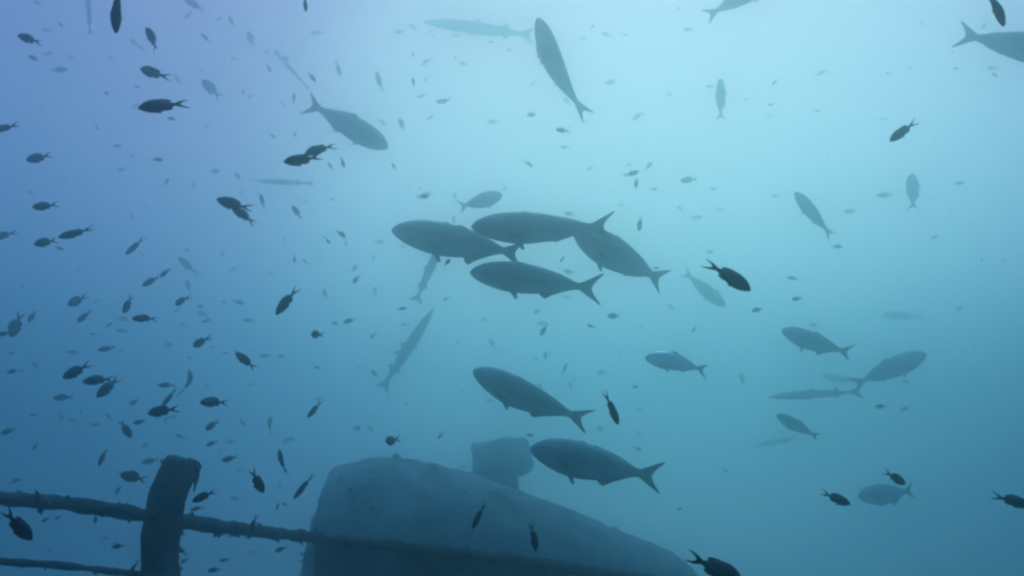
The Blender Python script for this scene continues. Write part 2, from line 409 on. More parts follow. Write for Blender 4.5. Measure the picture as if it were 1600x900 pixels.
def cabin():
    bm = bmesh.new(); rows = []
    nst = 84; ring = 44; zb = 2.3
    xs = [h[0] for h in HULL]
    for i in range(nst + 1):
        t = i / nst
        x = xs[0] + (xs[-1] - xs[0]) * (t ** 1.7)
        y, top, w = smooth_hull(x)
        row = []
        for k in range(ring + 1):          # from the front foot over the crown to the back foot
            a = math.pi * k / ring
            c, s = math.cos(a), math.sin(a)
            hh = top - zb
            yy = -w * math.copysign(abs(c) ** .75, c); zz = zb + hh * abs(s) ** .42 if s > 0 else zb
            row.append(bm.verts.new((x, y + yy, zz)))
        rows.append(row)
    for r0, r1 in zip(rows, rows[1:]):
        for k in range(ring): bm.faces.new((r0[k], r0[k+1], r1[k+1], r1[k]))
    bm.faces.new(rows[0]); bm.faces.new(list(reversed(rows[-1])))
    bmesh.ops.recalc_face_normals(bm, faces=bm.faces)
    roughen(bm, .013, 5.5, 2.0, .9)
    pts = []
    rng = random.Random(5)
    for f in bm.faces:
        if len(f.verts) == 4 and f.normal.z > -.2:
            c = f.calc_center_median(); thick = noise.noise(c * 2.6) + .5 * noise.noise(c * 9)
            for k in range(3):
                if rng.random() < .12 + .8 * thick:
                    u, w = rng.random(), rng.random(); a, b, d, e = [v.co for v in f.verts]
                    pts.append(((a * (1-u) + b * u) * (1-w) + (e * (1-u) + d * u) * w, f.normal.copy()))
    lumps = [rng.choice(pts) for k in range(46)]
    o = wchild(from_bm('cabin', bm, M['crust']))
    gb = tufts_bm(pts, rng, .02); big = tufts_bm(lumps, rng, .055)
    tmp = bpy.data.meshes.new('tmp'); big.to_mesh(tmp); big.free(); gb.from_mesh(tmp); bpy.data.meshes.remove(tmp)
    g = from_bm('growth', gb, M['crust'], None, False); g['kind'] = 'stuff'
    wchild(g)
cabin()

VENT = [(-0.1685, 9.0, 1.6733), (-0.1822, 9.0, 3.7311), (-0.1883, 9.0, 4.6508), (-0.176, 9.0, 4.9111)]
def vent():
    o = wchild(from_bm('vent_pipe', tube_bm(VENT, [.29, .28, .265, .24], ring=20, step=.05, amp=.03, freq=5, seed=4), M['pale_crust']))
    bm = bmesh.new()
    c = Vector((-0.1057, 9.0, 4.9527))
    bmesh.ops.create_cube(bm, size=2.0)
    bmesh.ops.subdivide_edges(bm, edges=list(bm.edges), cuts=9, use_grid_fill=True)
    turn = Matrix.Rotation(R(-8), 3, 'Y')
    for v in bm.verts:                       # a box with generously rounded corners
        p = v.co; n6 = (abs(p.x) ** 7 + abs(p.y) ** 7 + abs(p.z) ** 7) ** (1 / 7)
        q = p / n6; v.co = c + turn @ Vector((q.x * .318, q.y * .28, q.z * .182))
    bmesh.ops.recalc_face_normals(bm, faces=bm.faces)
    roughen(bm, .045, 4, 9, .7)
    wchild(from_bm('vent_head', bm, M['pale_crust']))
vent()
RAIL = [(-1.2815, 1.45, 4.1468), (-1.1808, 1.6, 4.1278), (-1.0621, 1.72, 4.1024), (-1.0017, 1.85, 4.0977), (-0.9289, 2.0, 4.0848), (-0.8847, 2.1, 4.0751), (-0.8345, 2.3, 4.062), (-0.7525, 2.6, 4.0473), (-0.6938, 2.85, 4.0414), (-0.6374, 3.05, 4.0333), (-0.3924, 3.5, 4.0053), (0.2007, 4.1, 3.9298), (0.5224, 4.35, 3.8823), (1.2264, 4.7, 3.7771)]
LOW_RAIL = [(-1.2474, 1.45, 4.0243), (-1.1513, 1.6, 4.0013), (-1.0373, 1.72, 3.9767), (-0.9789, 1.85, 3.9657), (-0.9084, 2.0, 3.9473), (-0.8655, 2.1, 3.9328)]
POST = [(-0.8016, 2.12, 3.3886), (-0.8561, 2.12, 3.7903), (-0.8784, 2.12, 3.9667), (-0.887, 2.12, 4.0665), (-0.8785, 2.12, 4.1373), (-0.8598, 2.13, 4.2042), (-0.8536, 2.13, 4.2205), (-0.8513, 2.13, 4.2287)]
STRAND = [(-0.8223, 2.14, 4.2068), (-0.8206, 2.14, 4.179), (-0.8227, 2.14, 4.1418)]
KNOB = [(-0.8479, 2.13, 4.2156), (-0.8288, 2.13, 4.2091), (-0.8129, 2.13, 4.2009)]
DECK_Z = 2.42
def box_bm(x0, x1, y0, y1, z0, z1, cuts=0):
    bm = bmesh.new()
    bmesh.ops.create_cube(bm, size=1.0, matrix=Matrix.Translation(((x0+x1)/2, (y0+y1)/2, (z0+z1)/2)) @ Matrix.Diagonal((x1-x0, y1-y0, z1-z0, 1)))
    if cuts: bmesh.ops.subdivide_edges(bm, edges=list(bm.edges), cuts=cuts, use_grid_fill=True)
    return bm
X0 = RAIL[8][0] + .012
def hull_and_deck():
    d = box_bm(-2.2, 2.1, 1.3, 9.8, 2.28, DECK_Z, 24); roughen(d, .012, 4, 3); wchild(from_bm('deck', d, M['bulwark'], None, False))
    h = box_bm(-2.1, 2.0, 1.4, 9.7, -.2, 2.275, 16); roughen(h, .05, 1.5, 7); wchild(from_bm('hull', h, M['crust'], None, False))
    # the bulwark: a plate standing just under the far half of the rail, in front of the cabin
    pts = [Vector(p) for p in RAIL if p[0] > X0]
    x0 = X0
    a, b = [Vector(p) for p in RAIL if p[0] <= X0][-1], pts[0]
    t = (x0 - a.x) / (b.x - a.x); pts = [a + (b - a) * t] + pts
    bm = bmesh.new(); n = 40; rows = []
    for side in (0, .05):
        for j in range(11):
            rows.append([])
    seg = []
    for p, q in zip(pts, pts[1:]):
        for k in range(10): seg.append(p + (q - p) * k / 10)
    seg.append(pts[-1])
    grid = {}
    for s, off in enumerate((.0, .05)):
        for i, p in enumerate(seg):
            for j in range(13):
                z = (p.z - .012) + (DECK_Z - .03 - p.z) * j / 12
                grid[s, i, j] = bm.verts.new((p.x, p.y + .03 + off, z))
    m = len(seg)
    for s in (0, 1):
        for i in range(m - 1):
            for j in range(12): bm.faces.new((grid[s, i, j], grid[s, i+1, j], grid[s, i+1, j+1], grid[s, i, j+1]))
    for i in range(m - 1):
        bm.faces.new((grid[0, i, 0], grid[0, i+1, 0], grid[1, i+1, 0], grid[1, i, 0])); bm.faces.new((grid[0, i, 12], grid[0, i+1, 12], grid[1, i+1, 12], grid[1, i, 12]))
    for j in range(12):
        bm.faces.new((grid[0, 0, j], grid[0, 0, j+1], grid[1, 0, j+1], grid[1, 0, j])); bm.faces.new((grid[0, m-1, j], grid[0, m-1, j+1], grid[1, m-1, j+1], grid[1, m-1, j]))
    bmesh.ops.recalc_face_normals(bm, faces=bm.faces)
    roughen(bm, .008, 9, 1)
    wchild(from_bm('bulwark', bm, M['bulwark']))
hull_and_deck()

# ------------------------------------------------------------------ the railing in front
railing = bpy.data.objects.new('railing', None); COL.objects.link(railing); railing.location = (-.95, 2.12, DECK_Z)
railing['label'] = 'overgrown pipe railing with a bent post crossing the lower left'; railing['category'] = 'railing'
def rchild(o):
    o.parent = railing; o.matrix_parent_inverse = Matrix.Translation(-Vector(railing.location)); return o
def railing_parts():
    rng = random.Random(8)
    def grow(bm, every, seed):
        r = random.Random(seed)
        return [(f.calc_center_median().copy(), f.normal.copy()) for f in bm.faces if len(f.verts) == 4 and r.random() < every]
    b = tube_bm(RAIL, [.0140, .0140, .0140, .0150, .0165, .0175, .0195, .0180, .0175, .0180, .021, .023, .023, .023], step=.013, amp=.0062, freq=21, seed=1); g1 = grow(b, .05, 1)
    rchild(from_bm('top_rail', b, M['rail_crust']))
    b = tube_bm(LOW_RAIL, [.0078] * len(LOW_RAIL), ring=10, step=.018, amp=.0032, freq=22, seed=2); g2 = grow(b, .03, 2)
    rchild(from_bm('lower_rail', b, M['rail_crust']))
    b = tube_bm(POST, [.047, .047, .046, .045, .044, .044, .036, .018], ring=24, step=.014, amp=.0085, freq=15, seed=3); g3 = grow(b, .04, 3)
    rchild(from_bm('post', b, M['rail_crust']))
    b = tube_bm(KNOB, [.014, .014, .009], ring=10, step=.008, amp=.005, freq=30, seed=5); rchild(from_bm('post_cap', b, M['rail_crust']))
    b = tube_bm(STRAND, [.010, .006, .003], ring=8, step=.012, amp=.003, freq=40, seed=6)
    rchild(from_bm('weed_strand', b, M['algae']))
    gb = tufts_bm(g1 + g3, rng, .017); t2 = tufts_bm(g2, rng, .011)
    me = bpy.data.meshes.new('tmp'); t2.to_mesh(me); t2.free(); gb.from_mesh(me); bpy.data.meshes.remove(me)
    o = rchild(from_bm('growth', gb, M['algae'], None, False)); o['kind'] = 'stuff'
railing_parts()

# ------------------------------------------------------------------ every fish: kind, place, length, turn, depth of body, bend, label, group
FISH = [
    ('jack', -0.2906, 4.2859, 5.6674, 0.7988, -17.84, -4.62, -163.52, 0.98, -0.15, 'large grey amberjack leading the cluster of four at the centre', 'amberjacks circling in open water'),
    ('jack', 0.1623, 4.0243, 5.6488, 0.7638, -13.77, 1.27, -174.18, 0.92, 0.3, 'large grey amberjack at the top of the central cluster of four', 'amberjacks circling in open water'),
    ('jack', 0.1244, 4.0007, 5.3494, 0.7042, -30.29, -8.16, 174.6, 0.95, 0.3, 'large grey amberjack lowest in the central cluster of four, belly curving down', 'amberjacks circling in open water'),
    ('jack', 0.6807, 4.6429, 5.703, 0.7105, -24.9, -20.31, -156.86, 1.2, -0.2, 'grey amberjack slanting down on the right end of the central cluster', 'amberjacks circling in open water'),
    ('jack', 0.0872, 4.0306, 4.7238, 0.6509, -28.58, -27.21, 174.94, 1.0, -0.3, 'large grey amberjack angled head up just above the deepest bodied one', 'amberjacks circling in open water'),
    ('jack', 0.3735, 3.6748, 4.3678, 0.6002, -4.71, -13.57, 171.44, 1.13, 0.2, 'deep bodied dark amberjack swimming in front of the wreck vent', 'amberjacks circling in open water'),
    ('silver', 1.0802, 5.1596, 5.1714, 0.4189, -38.09, -9.98, 164.18, 1.25, 0.5, 'small silver amberjack with a shining back', 'amberjacks circling in open water'),
    ('jack', -1.1532, 5.0255, 6.8431, 0.6575, 11.94, 14.86, 36.0, 1.1, 0.1, 'grey amberjack heading down to the right at upper left of centre', 'amberjacks circling in open water'),
    ('jack', 0.2961, 4.709, 7.0753, 0.7294, -18.05, -41.4, -118.69, 1.0, 0.35, 'narrow grey amberjack pointing steeply up near the top edge', 'amberjacks circling in open water'),
    ('jack', 2.7741, 3.7799, 6.6303, 0.6307, 12.13, 23.75, -15.42, 1.1, 0.0, 'grey amberjack leaving the frame at the upper right corner, tail in view', 'amberjacks circling in open water'),
    ('jack', 2.2121, 5.692, 5.4303, 0.5106, -24.11, -27.72, 158.86, 1.12, -0.4, 'mid sized grey amberjack with slender tail right of the silver one', 'amberjacks circling in open water'),
    ('jack', 3.3532, 7.029, 5.526, 0.6769, 3.15, -19.25, -20.81, 1.1, 0.5, 'faded grey amberjack climbing to the right above the flat barracuda', 'amberjacks circling in open water'),
    ('jack', 2.1161, 5.9776, 4.8659, 0.3404, -5.32, -30.37, 176.95, 1.1, 0.0, 'small grey amberjack below the flat barracuda on the right', 'amberjacks circling in open water'),
    ('jack', 2.9546, 6.5174, 4.4173, 0.4405, -0.67, 5.76, 170.37, 1.5, -0.2, 'rounded faint amberjack behind two damselfish at lower right', 'amberjacks circling in open water'),
    ('jack', -0.2806, 6.5341, 6.9338, 0.4215, 7.14, -21.39, 9.87, 1.35, 0.0, 'small stubby amberjack above the central cluster, heading right', 'amberjacks circling in open water'),
    ('jack', 2.3307, 5.7291, 6.4592, 0.4564, -16.32, -44.63, -157.15, 0.95, 0.0, 'small slim amberjack pointing up to the left in the right half', 'amberjacks circling in open water'),
    ('jack', 3.7469, 6.8715, 7.1799, 0.3617, 67.4, -47.38, -109.22, 1.25, 0.0, 'faint amberjack standing head up near the right edge', 'amberjacks circling in open water'),
    ('jack', 1.9443, 6.5816, 7.9853, 0.3913, 77.51, -44.58, -99.46, 0.95, 0.0, 'faint amberjack standing head up high in the pale water', 'amberjacks circling in open water'),
    ('jack', 1.7207, 5.0727, 7.9509, 0.5901, 12.69, -18.33, -26.22, 1.0, 0.0, 'amberjack leaving through the top edge with its forked tail in view', 'amberjacks circling in open water'),
    ('jack', 2.0849, 8.2908, 6.6829, 0.5899, 10.95, 38.05, 14.36, 1.0, 0.0, 'faint amberjack diving to the right behind a near black damselfish', 'amberjacks circling in open water'),
    ('jack', 5.8688, 11.6203, 7.3407, 0.556, -4.81, -10.08, 150.58, 0.95, 0.0, 'very faint grey amberjack lying level in the blue on the right', 'amberjacks circling in open water'),
    ('jack', 4.8097, 11.6208, 6.3795, 0.5209, -3.4, -16.42, 155.41, 0.9, 0.0, 'very faint fish behind the tail of the climbing amberjack', 'amberjacks circling in open water'),
    ('cuda', -0.4088, 8.743, 10.3272, 1.4494, -12.29, -7.41, -178.15, 1.15, 0.0, 'long faint barracuda near the top edge touching a steep amberjack', 'barracudas hanging in the haze'),
    ('cuda', -1.1912, 8.8674, 6.1426, 1.1158, 32.01, -53.11, -26.23, 1.1, 0.0, 'long faint barracuda hanging head up below the central cluster', 'barracudas hanging in the haze'),
    ('cuda', -0.8852, 8.0781, 6.8145, 0.7692, 48.01, -55.85, -44.37, 1.2, 0.0, 'faint barracuda half hidden behind the leading amberjack', 'barracudas hanging in the haze'),
    ('cuda', 3.0751, 8.1079, 5.4985, 0.915, -3.4, -1.29, 154.38, 0.95, 0.0, 'flat lying barracuda under the climbing amberjack on the right', 'barracudas hanging in the haze'),
    ('cuda', -2.5634, 8.2561, 7.9391, 0.6555, -8.62, 1.73, -169.04, 0.9, 0.0, 'thin faint barracuda lying level in the upper left water', 'barracudas hanging in the haze'),
    ('cuda', -3.7852, 6.0715, 8.589, 0.4451, -24.36, -47.62, -76.57, 1.2, 0.0, 'faint barracuda hanging upright at the top edge, upper left', 'barracudas hanging in the haze'),
    ('cuda', 4.1443, 12.7479, 5.6014, 0.6443, -2.69, 8.62, 155.86, 1.3, 0.0, 'barely visible barracuda below the small amberjack on the right', 'barracudas hanging in the haze'),
    ('cuda', -2.5554, 8.0908, 9.2923, 0.5812, -12.65, -36.62, -142.86, 0.8, 0.0, 'very faint thin barracuda slanting above the amberjack tail at upper left', 'barracudas hanging in the haze'),
    ('damsel', -1.163, 1.6595, 5.1701, 0.0576, -5.12, 8.67, -126.83, 1.05, 0.0, 'damselfish in the top left corner of the water, heading left', 'dark damselfish scattered through the water'),
    ('damsel', -0.5188, 0.8873, 4.6756, 0.0695, 34.23, 43.8, 107.51, 0.62, -0.25, 'black damselfish seen edge on, diving through the top edge', 'dark damselfish scattered through the water'),
    ('damsel', -0.9172, 1.7603, 5.2393, 0.0745, -12.41, -21.05, -101.75, 1.0, -0.5, 'damselfish head up beside the black one at the top edge', 'dark damselfish scattered through the water'),
    ('damsel', -0.8881, 1.7347, 5.1246, 0.0727, -24.37, 6.21, -131.03, 1.05, 0.5, 'damselfish just above the long black one at upper left', 'dark damselfish scattered through the water'),
    ('damsel', -0.5256, 1.0706, 4.6389, 0.0757, 0.7, 22.55, -154.38, 0.82, -0.15, 'long black damselfish with a thin tail at upper left', 'dark damselfish scattered through the water'),
    ('damsel', -1.2776, 1.8034, 5.0102, 0.0637, 6.05, 24.24, -144.48, 0.9, 0.5, 'damselfish entering at the left edge, upper part', 'dark damselfish scattered through the water'),
    ('damsel', -1.3101, 2.0073, 5.0327, 0.071, 7.91, 34.26, -137.83, 1.05, 0.0, 'damselfish alone near the left edge below the entering one', 'dark damselfish scattered through the water'),
    ('damsel', -1.2151, 1.9251, 4.8498, 0.0645, 3.92, 23.15, -136.25, 1.0, 0.25, 'damselfish near the left edge above a touching pair', 'dark damselfish scattered through the water'),
    ('damsel', -1.3066, 2.1054, 4.82, 0.0659, -4.27, 27.91, -137.05, 1.05, -0.25, 'rounder damselfish of the touching pair near the left edge', 'dark damselfish scattered through the water'),
    ('damsel', -1.1121, 1.9101, 4.7685, 0.0877, 2.46, 26.5, -152.64, 0.7, 0.25, 'longer damselfish of the touching pair near the left edge', 'dark damselfish scattered through the water'),
    ('damsel', -2.0798, 3.0641, 5.223, 0.1058, 4.94, 28.97, -146.71, 0.85, 0.0, 'faint damselfish entering at the left edge beside the touching pair', 'dark damselfish scattered through the water'),
    ('damsel', -1.5268, 3.044, 5.1676, 0.1019, -14.22, 53.53, -162.28, 0.65, 0.5, 'pale narrow damselfish slanting up to the right, left of centre', 'dark damselfish scattered through the water'),
    ('damsel', -0.6436, 1.7118, 4.7589, 0.0828, -7.54, -6.67, -147.84, 0.9, 0.5, 'upper dark damselfish of the overlapping pair left of centre', 'dark damselfish scattered through the water'),
    ('damsel', -0.7079, 1.9639, 4.8393, 0.0776, -0.93, -21.56, -141.51, 0.95, -0.25, 'lower dark damselfish of the overlapping pair left of centre', 'dark damselfish scattered through the water'),
    ('damsel', -1.5952, 3.3745, 5.1307, 0.0924, -15.05, 40.11, -158.43, 0.85, -0.5, 'left faint damselfish of a small pair left of centre', 'dark damselfish scattered through the water'),
    ('damsel', -1.4658, 3.2104, 5.1114, 0.0586, -12.14, 53.27, -145.23, 0.95, 0.5, 'right darker damselfish of a small pair left of centre', 'dark damselfish scattered through the water'),
    ('damsel', -0.3868, 1.3439, 4.6868, 0.0724, -14.57, 14.98, -164.57, 0.82, 0.5, 'lower black damselfish of the pair under the upper amberjack', 'dark damselfish scattered through the water'),
    ('damsel', -0.4316, 1.6267, 4.8601, 0.077, 1.99, 28.18, -170.68, 0.85, -0.5, 'upper dark damselfish of the pair under the upper amberjack', 'dark damselfish scattered through the water'),
    ('damsel', -0.5086, 1.7395, 4.5362, 0.0837, -14.17, 56.86, -178.4, 0.72, -0.25, 'dark damselfish slanting up with a thread thin tail, left of centre', 'dark damselfish scattered through the water'),
    ('damsel', -0.97, 2.0485, 4.5819, 0.067, 6.69, 11.26, -149.19, 0.88, -0.5, 'dark slim damselfish lying level over the left shoal', 'dark damselfish scattered through the water'),
    ('damsel', -1.4653, 2.9362, 4.8898, 0.0805, -16.52, 74.5, -171.21, 0.9, 0.25, 'small damselfish head down above the slim level one', 'dark damselfish scattered through the water'),
    ('damsel', -1.1789, 2.7402, 4.8435, 0.0774, -4.52, 39.24, -103.89, 0.95, 0.5, 'small round damselfish seen from behind over the left shoal', 'dark damselfish scattered through the water'),
    ('damsel', -1.901, 3.3632, 5.0368, 0.0974, 2.06, 41.18, -130.24, 1.15, 0.0, 'blurred damselfish with ragged fins at left, upper of two', 'dark damselfish scattered through the water'),
    ('damsel', -2.0651, 3.7344, 5.072, 0.089, -16.94, 55.94, -154.03, 0.9, 0.5, 'blurred damselfish at left, lower of two', 'dark damselfish scattered through the water'),
    ('damsel', -2.2553, 3.5292, 4.9737, 0.1275, -18.63, 79.71, -163.84, 1.1, 0.0, 'large faint damselfish near the left edge slanting up', 'dark damselfish scattered through the water'),
    ('damsel', -1.6538, 2.5357, 4.6672, 0.0521, -12.73, 16.61, -140.01, 0.8, -0.5, 'damselfish poking in at the left edge at mid height', 'dark damselfish scattered through the water'),
    ('damsel', -2.6634, 4.2932, 5.2305, 0.082, -11.41, 70.04, -156.65, 0.95, 0.25, 'faint damselfish next to the large faint one by the left edge', 'dark damselfish scattered through the water'),
    ('damsel', -0.94, 2.3607, 4.5962, 0.0714, 5.55, 35.53, -111.83, 1.0, 0.5, 'round dark damselfish over the left shoal', 'dark damselfish scattered through the water'),
    ('damsel', -0.7314, 2.1676, 4.4921, 0.0758, -8.87, -31.79, -143.85, 0.88, -0.25, 'dark damselfish slanting down to its tail right of the round one', 'dark damselfish scattered through the water'),
    ('damsel', -0.6149, 2.4535, 4.6435, 0.0616, -9.53, 11.81, -111.8, 1.2, 0.25, 'star shaped damselfish seen from behind with its fins spread', 'dark damselfish scattered through the water'),
    ('damsel', -1.0236, 1.8597, 4.3991, 0.0685, 11.57, 37.45, -146.67, 1.0, 0.25, 'dark damselfish at the top of the tight trio on the left', 'dark damselfish scattered through the water'),
    ('damsel', -1.022, 1.9642, 4.3998, 0.0764, 9.76, 16.28, -144.98, 0.9, -0.5, 'middle dark damselfish of the tight trio on the left', 'dark damselfish scattered through the water'),
    ('damsel', -1.1632, 2.2936, 4.4453, 0.0857, -8.91, 50.87, -152.48, 0.95, -0.5, 'lowest dark damselfish of the tight trio on the left', 'dark damselfish scattered through the water'),
    ('damsel', -1.7502, 3.3861, 4.8253, 0.0751, 7.94, 19.51, -140.88, 0.9, 0.25, 'small dim damselfish above the tight trio', 'dark damselfish scattered through the water'),
    ('damsel', -0.816, 1.8772, 4.3084, 0.0689, -12.91, 16.84, -143.33, 1.05, 0.5, 'dark damselfish with a narrow one on its back, lower left shoal', 'dark damselfish scattered through the water'),
    ('damsel', -1.2444, 2.9009, 4.5256, 0.0888, 9.51, 58.13, -160.63, 0.55, 0.25, 'narrow damselfish standing over the back of a darker one', 'dark damselfish scattered through the water'),
    ('damsel', -1.5678, 3.6111, 4.7085, 0.0811, -12.34, 5.7, -149.4, 0.75, 0.25, 'slim dim damselfish just above the narrow standing one', 'dark damselfish scattered through the water'),
    ('damsel', -0.7111, 1.9149, 4.3354, 0.0697, 6.94, 7.13, -152.64, 0.98, -0.5, 'dark level damselfish with ragged tail right of the lower left shoal', 'dark damselfish scattered through the water'),
    ('damsel', -1.6234, 4.0099, 4.8031, 0.1245, -99.05, -67.81, -101.88, 0.7, 2.2, 'pale curved damselfish bent like a boomerang', 'dark damselfish scattered through the water'),
    ('damsel', -1.2079, 3.2503, 4.4759, 0.0655, -10.41, 43.38, -146.33, 1.2, 0.25, 'small damselfish with raised fin under the dark level one', 'dark damselfish scattered through the water'),
    ('damsel', -1.4137, 2.9522, 4.4195, 0.0835, -4.76, 52.43, 10.44, 0.95, 0.25, 'dark damselfish diving beside a smaller one in the lower left shoal', 'dark damselfish scattered through the water'),
    ('damsel', -1.6593, 3.5991, 4.5413, 0.058, -9.03, 22.34, -142.17, 1.0, -0.5, 'small damselfish beside the dark diving one', 'dark damselfish scattered through the water'),
    ('damsel', -2.2567, 3.5791, 4.7667, 0.0543, -9.21, 20.94, -135.51, 0.95, -0.25, 'small dim damselfish near the left edge, below mid height', 'dark damselfish scattered through the water'),
    ('damsel', -2.5124, 4.4802, 4.8099, 0.1115, -8.2, 10.04, -142.05, 0.95, -0.5, 'faint broad damselfish near the left edge under the trio', 'dark damselfish scattered through the water'),
    ('damsel', -0.5726, 2.3297, 4.3865, 0.0654, 9.88, 52.69, -164.98, 0.68, 0.4, 'small black damselfish with a curled tail left of centre', 'dark damselfish scattered through the water'),
    ('damsel', -0.3396, 2.2966, 4.293, 0.0737, 13.63, 12.4, -109.53, 1.05, 0.25, 'black damselfish seen head on above the wreck cabin', 'dark damselfish scattered through the water'),
    ('damsel', -1.338, 2.6696, 4.2877, 0.0632, -7.73, 74.66, -135.43, 0.7, 0.25, 'small damselfish standing head down left of the post top', 'dark damselfish scattered through the water'),
    ('damsel', -1.1346, 3.2927, 4.3473, 0.0709, -11.49, 17.48, -150.17, 0.95, -0.5, 'small damselfish right of the post top', 'dark damselfish scattered through the water'),
    ('damsel', -1.8491, 4.1899, 4.4306, 0.0919, 6.29, 15.31, -147.26, 0.85, -0.25, 'faint damselfish just left of the post top', 'dark damselfish scattered through the water'),
    ('damsel', -1.3306, 2.9003, 4.2404, 0.0983, -10.12, -9.83, -139.3, 1.15, -0.25, 'ragged damselfish with spread fins left of the bent post', 'dark damselfish scattered through the water'),
    ('damsel', -1.4431, 3.9141, 4.4871, 0.0646, 8.9, 31.48, -152.09, 0.9, -0.5, 'small dim damselfish above the post top on its right', 'dark damselfish scattered through the water'),
    ('damsel', -0.632, 2.2417, 4.2261, 0.0727, -1.46, -70.3, -120.94, 0.62, 0.5, 'thin damselfish standing head up left of the wreck cabin', 'dark damselfish scattered through the water'),
    ('damsel', -0.4599, 1.4839, 4.1174, 0.0517, 3.49, 52.52, 43.4, 1.0, -0.25, 'black plump damselfish diving left of the wreck cabin', 'dark damselfish scattered through the water'),
    ('damsel', -0.5483, 2.1764, 4.159, 0.0845, -12.52, 56.07, -161.13, 0.5, 0.25, 'slim damselfish slanting up close to the wreck cabin edge', 'dark damselfish scattered through the water'),
    ('damsel', -0.657, 1.7688, 4.108, 0.0528, -5.69, 28.48, -152.29, 0.9, 0.5, 'black damselfish just right of the bent post', 'dark damselfish scattered through the water'),
    ('damsel', -1.2711, 3.3645, 4.1564, 0.0567, 2.27, 14.06, -149.62, 0.8, 0.5, 'small dim damselfish under the black one beside the post', 'dark damselfish scattered through the water'),
    ('damsel', -0.5847, 1.8909, 4.0551, 0.0425, 34.48, 79.59, -74.19, 1.1, 0.5, 'dark damselfish hovering upright in front of the top rail', 'dark damselfish scattered through the water'),
    ('damsel', -0.6469, 1.0936, 4.0311, 0.0579, 4.76, 42.68, 45.61, 0.92, -0.5, 'big black damselfish below the top rail at the left edge', 'dark damselfish scattered through the water'),
    ('damsel', -1.6545, 2.9686, 4.1007, 0.0323, 7.77, 38.73, -139.39, 0.9, 0.25, 'left tiny damselfish of a pair just below the top rail', 'dark damselfish scattered through the water'),
    ('damsel', -1.622, 2.9862, 4.1079, 0.0255, 6.96, 26.81, -141.2, 0.9, 0.0, 'right tiny damselfish of a pair just below the top rail', 'dark damselfish scattered through the water'),
    ('damsel', -1.3371, 2.6839, 4.094, 0.0322, -6.41, 80.47, -33.16, 1.3, -0.25, 'small damselfish poking out under the top rail', 'dark damselfish scattered through the water'),
    ('damsel', -1.3925, 2.9918, 4.0099, 0.0497, 12.41, 7.61, -144.98, 0.95, 0.25, 'small slim damselfish between the two rails', 'dark damselfish scattered through the water'),
    ('damsel', -0.9858, 2.2206, 3.9565, 0.0448, -2.15, 53.5, -141.1, 0.55, -0.5, 'dark slim damselfish against the foot of the post', 'dark damselfish scattered through the water'),
    ('damsel', -1.5102, 3.9188, 3.9511, 0.0489, 13.87, 30.61, -146.88, 0.9, -0.5, 'small dim damselfish right of the post foot', 'dark damselfish scattered through the water'),
    ('damsel', -1.185, 3.3985, 3.9213, 0.0584, 0.55, 6.46, -150.57, 0.9, -0.5, 'slim damselfish at the bottom edge right of the post', 'dark damselfish scattered through the water'),
    ('damsel', -1.3444, 3.9787, 3.9518, 0.0574, -7.23, 5.35, -151.22, 0.85, -0.5, 'small dim damselfish above the slim one at the bottom edge', 'dark damselfish scattered through the water'),
    ('damsel', -0.869, 3.1835, 4.0002, 0.0515, 12.35, 20.87, -154.02, 0.9, -0.25, 'small damselfish under the top rail beside the wreck', 'dark damselfish scattered through the water'),
    ('damsel', -0.0614, 1.5556, 4.0597, 0.0556, 9.98, 63.19, -164.27, 0.55, 0.25, 'slim black damselfish slanting in front of the wreck cabin', 'dark damselfish scattered through the water'),
    ('damsel', 0.0403, 1.5573, 4.0226, 0.0556, 13.8, 77.1, 41.92, 0.75, 0.25, 'black damselfish diving in front of the wreck cabin, right one', 'dark damselfish scattered through the water'),
    ('damsel', 0.1944, 1.5651, 4.2634, 0.0731, 23.21, 64.32, 35.22, 0.62, 0.25, 'slim black damselfish diving above the deep bodied amberjack tail', 'dark damselfish scattered through the water'),
    ('damsel', 0.3293, 1.1612, 4.3983, 0.0837, -0.19, 35.2, 5.73, 0.85, 0.25, 'plump black damselfish with a forked tail right of the central cluster', 'dark damselfish scattered through the water'),
    ('damsel', 0.9712, 1.7733, 4.9872, 0.0816, -19.04, 29.36, 145.73, 0.85, -0.4, 'dark damselfish with a raised thin tail at upper right', 'dark damselfish scattered through the water'),
    ('damsel', 0.5787, 1.4881, 4.0869, 0.0562, -7.62, 22.74, -11.23, 0.9, -0.5, 'black damselfish heading right at lower right, beside the rounded amberjack', 'dark damselfish scattered through the water'),
    ('damsel', 0.7941, 1.7092, 4.1417, 0.0493, 9.7, 36.12, -9.23, 1.05, 0.0, 'black damselfish with a raised back fin over the rounded amberjack', 'dark damselfish scattered through the water'),
    ('damsel', 0.759, 1.2639, 4.0705, 0.0555, -6.04, 17.07, -23.86, 0.9, -0.25, 'black damselfish leaving at the right edge low down', 'dark damselfish scattered through the water'),
    ('damsel', 0.2555, 1.0769, 3.9777, 0.0752, -6.56, 25.14, -7.26, 0.98, 0.0, 'biggest black damselfish, tail up at the bottom edge', 'dark damselfish scattered through the water'),
    ('damsel', -0.4662, 1.5244, 5.1744, 0.0456, 12.28, 42.84, 94.8, 0.9, 0.25, 'dark damselfish tip poking down from the top edge', 'dark damselfish scattered through the water'),
    ('damsel', 0.7688, 1.0749, 4.8251, 0.0805, 29.56, 47.66, 45.97, 0.55, 0.5, 'narrow dark damselfish over the corner amberjack at the top right', 'dark damselfish scattered through the water'),
    ('damsel', -1.1371, 4.0382, 4.1997, 0.0424, 9.22, 68.49, -143.58, 0.8, 0.5, 'left faint damselfish of a tiny pair left of the wreck cabin', 'dark damselfish scattered through the water'),
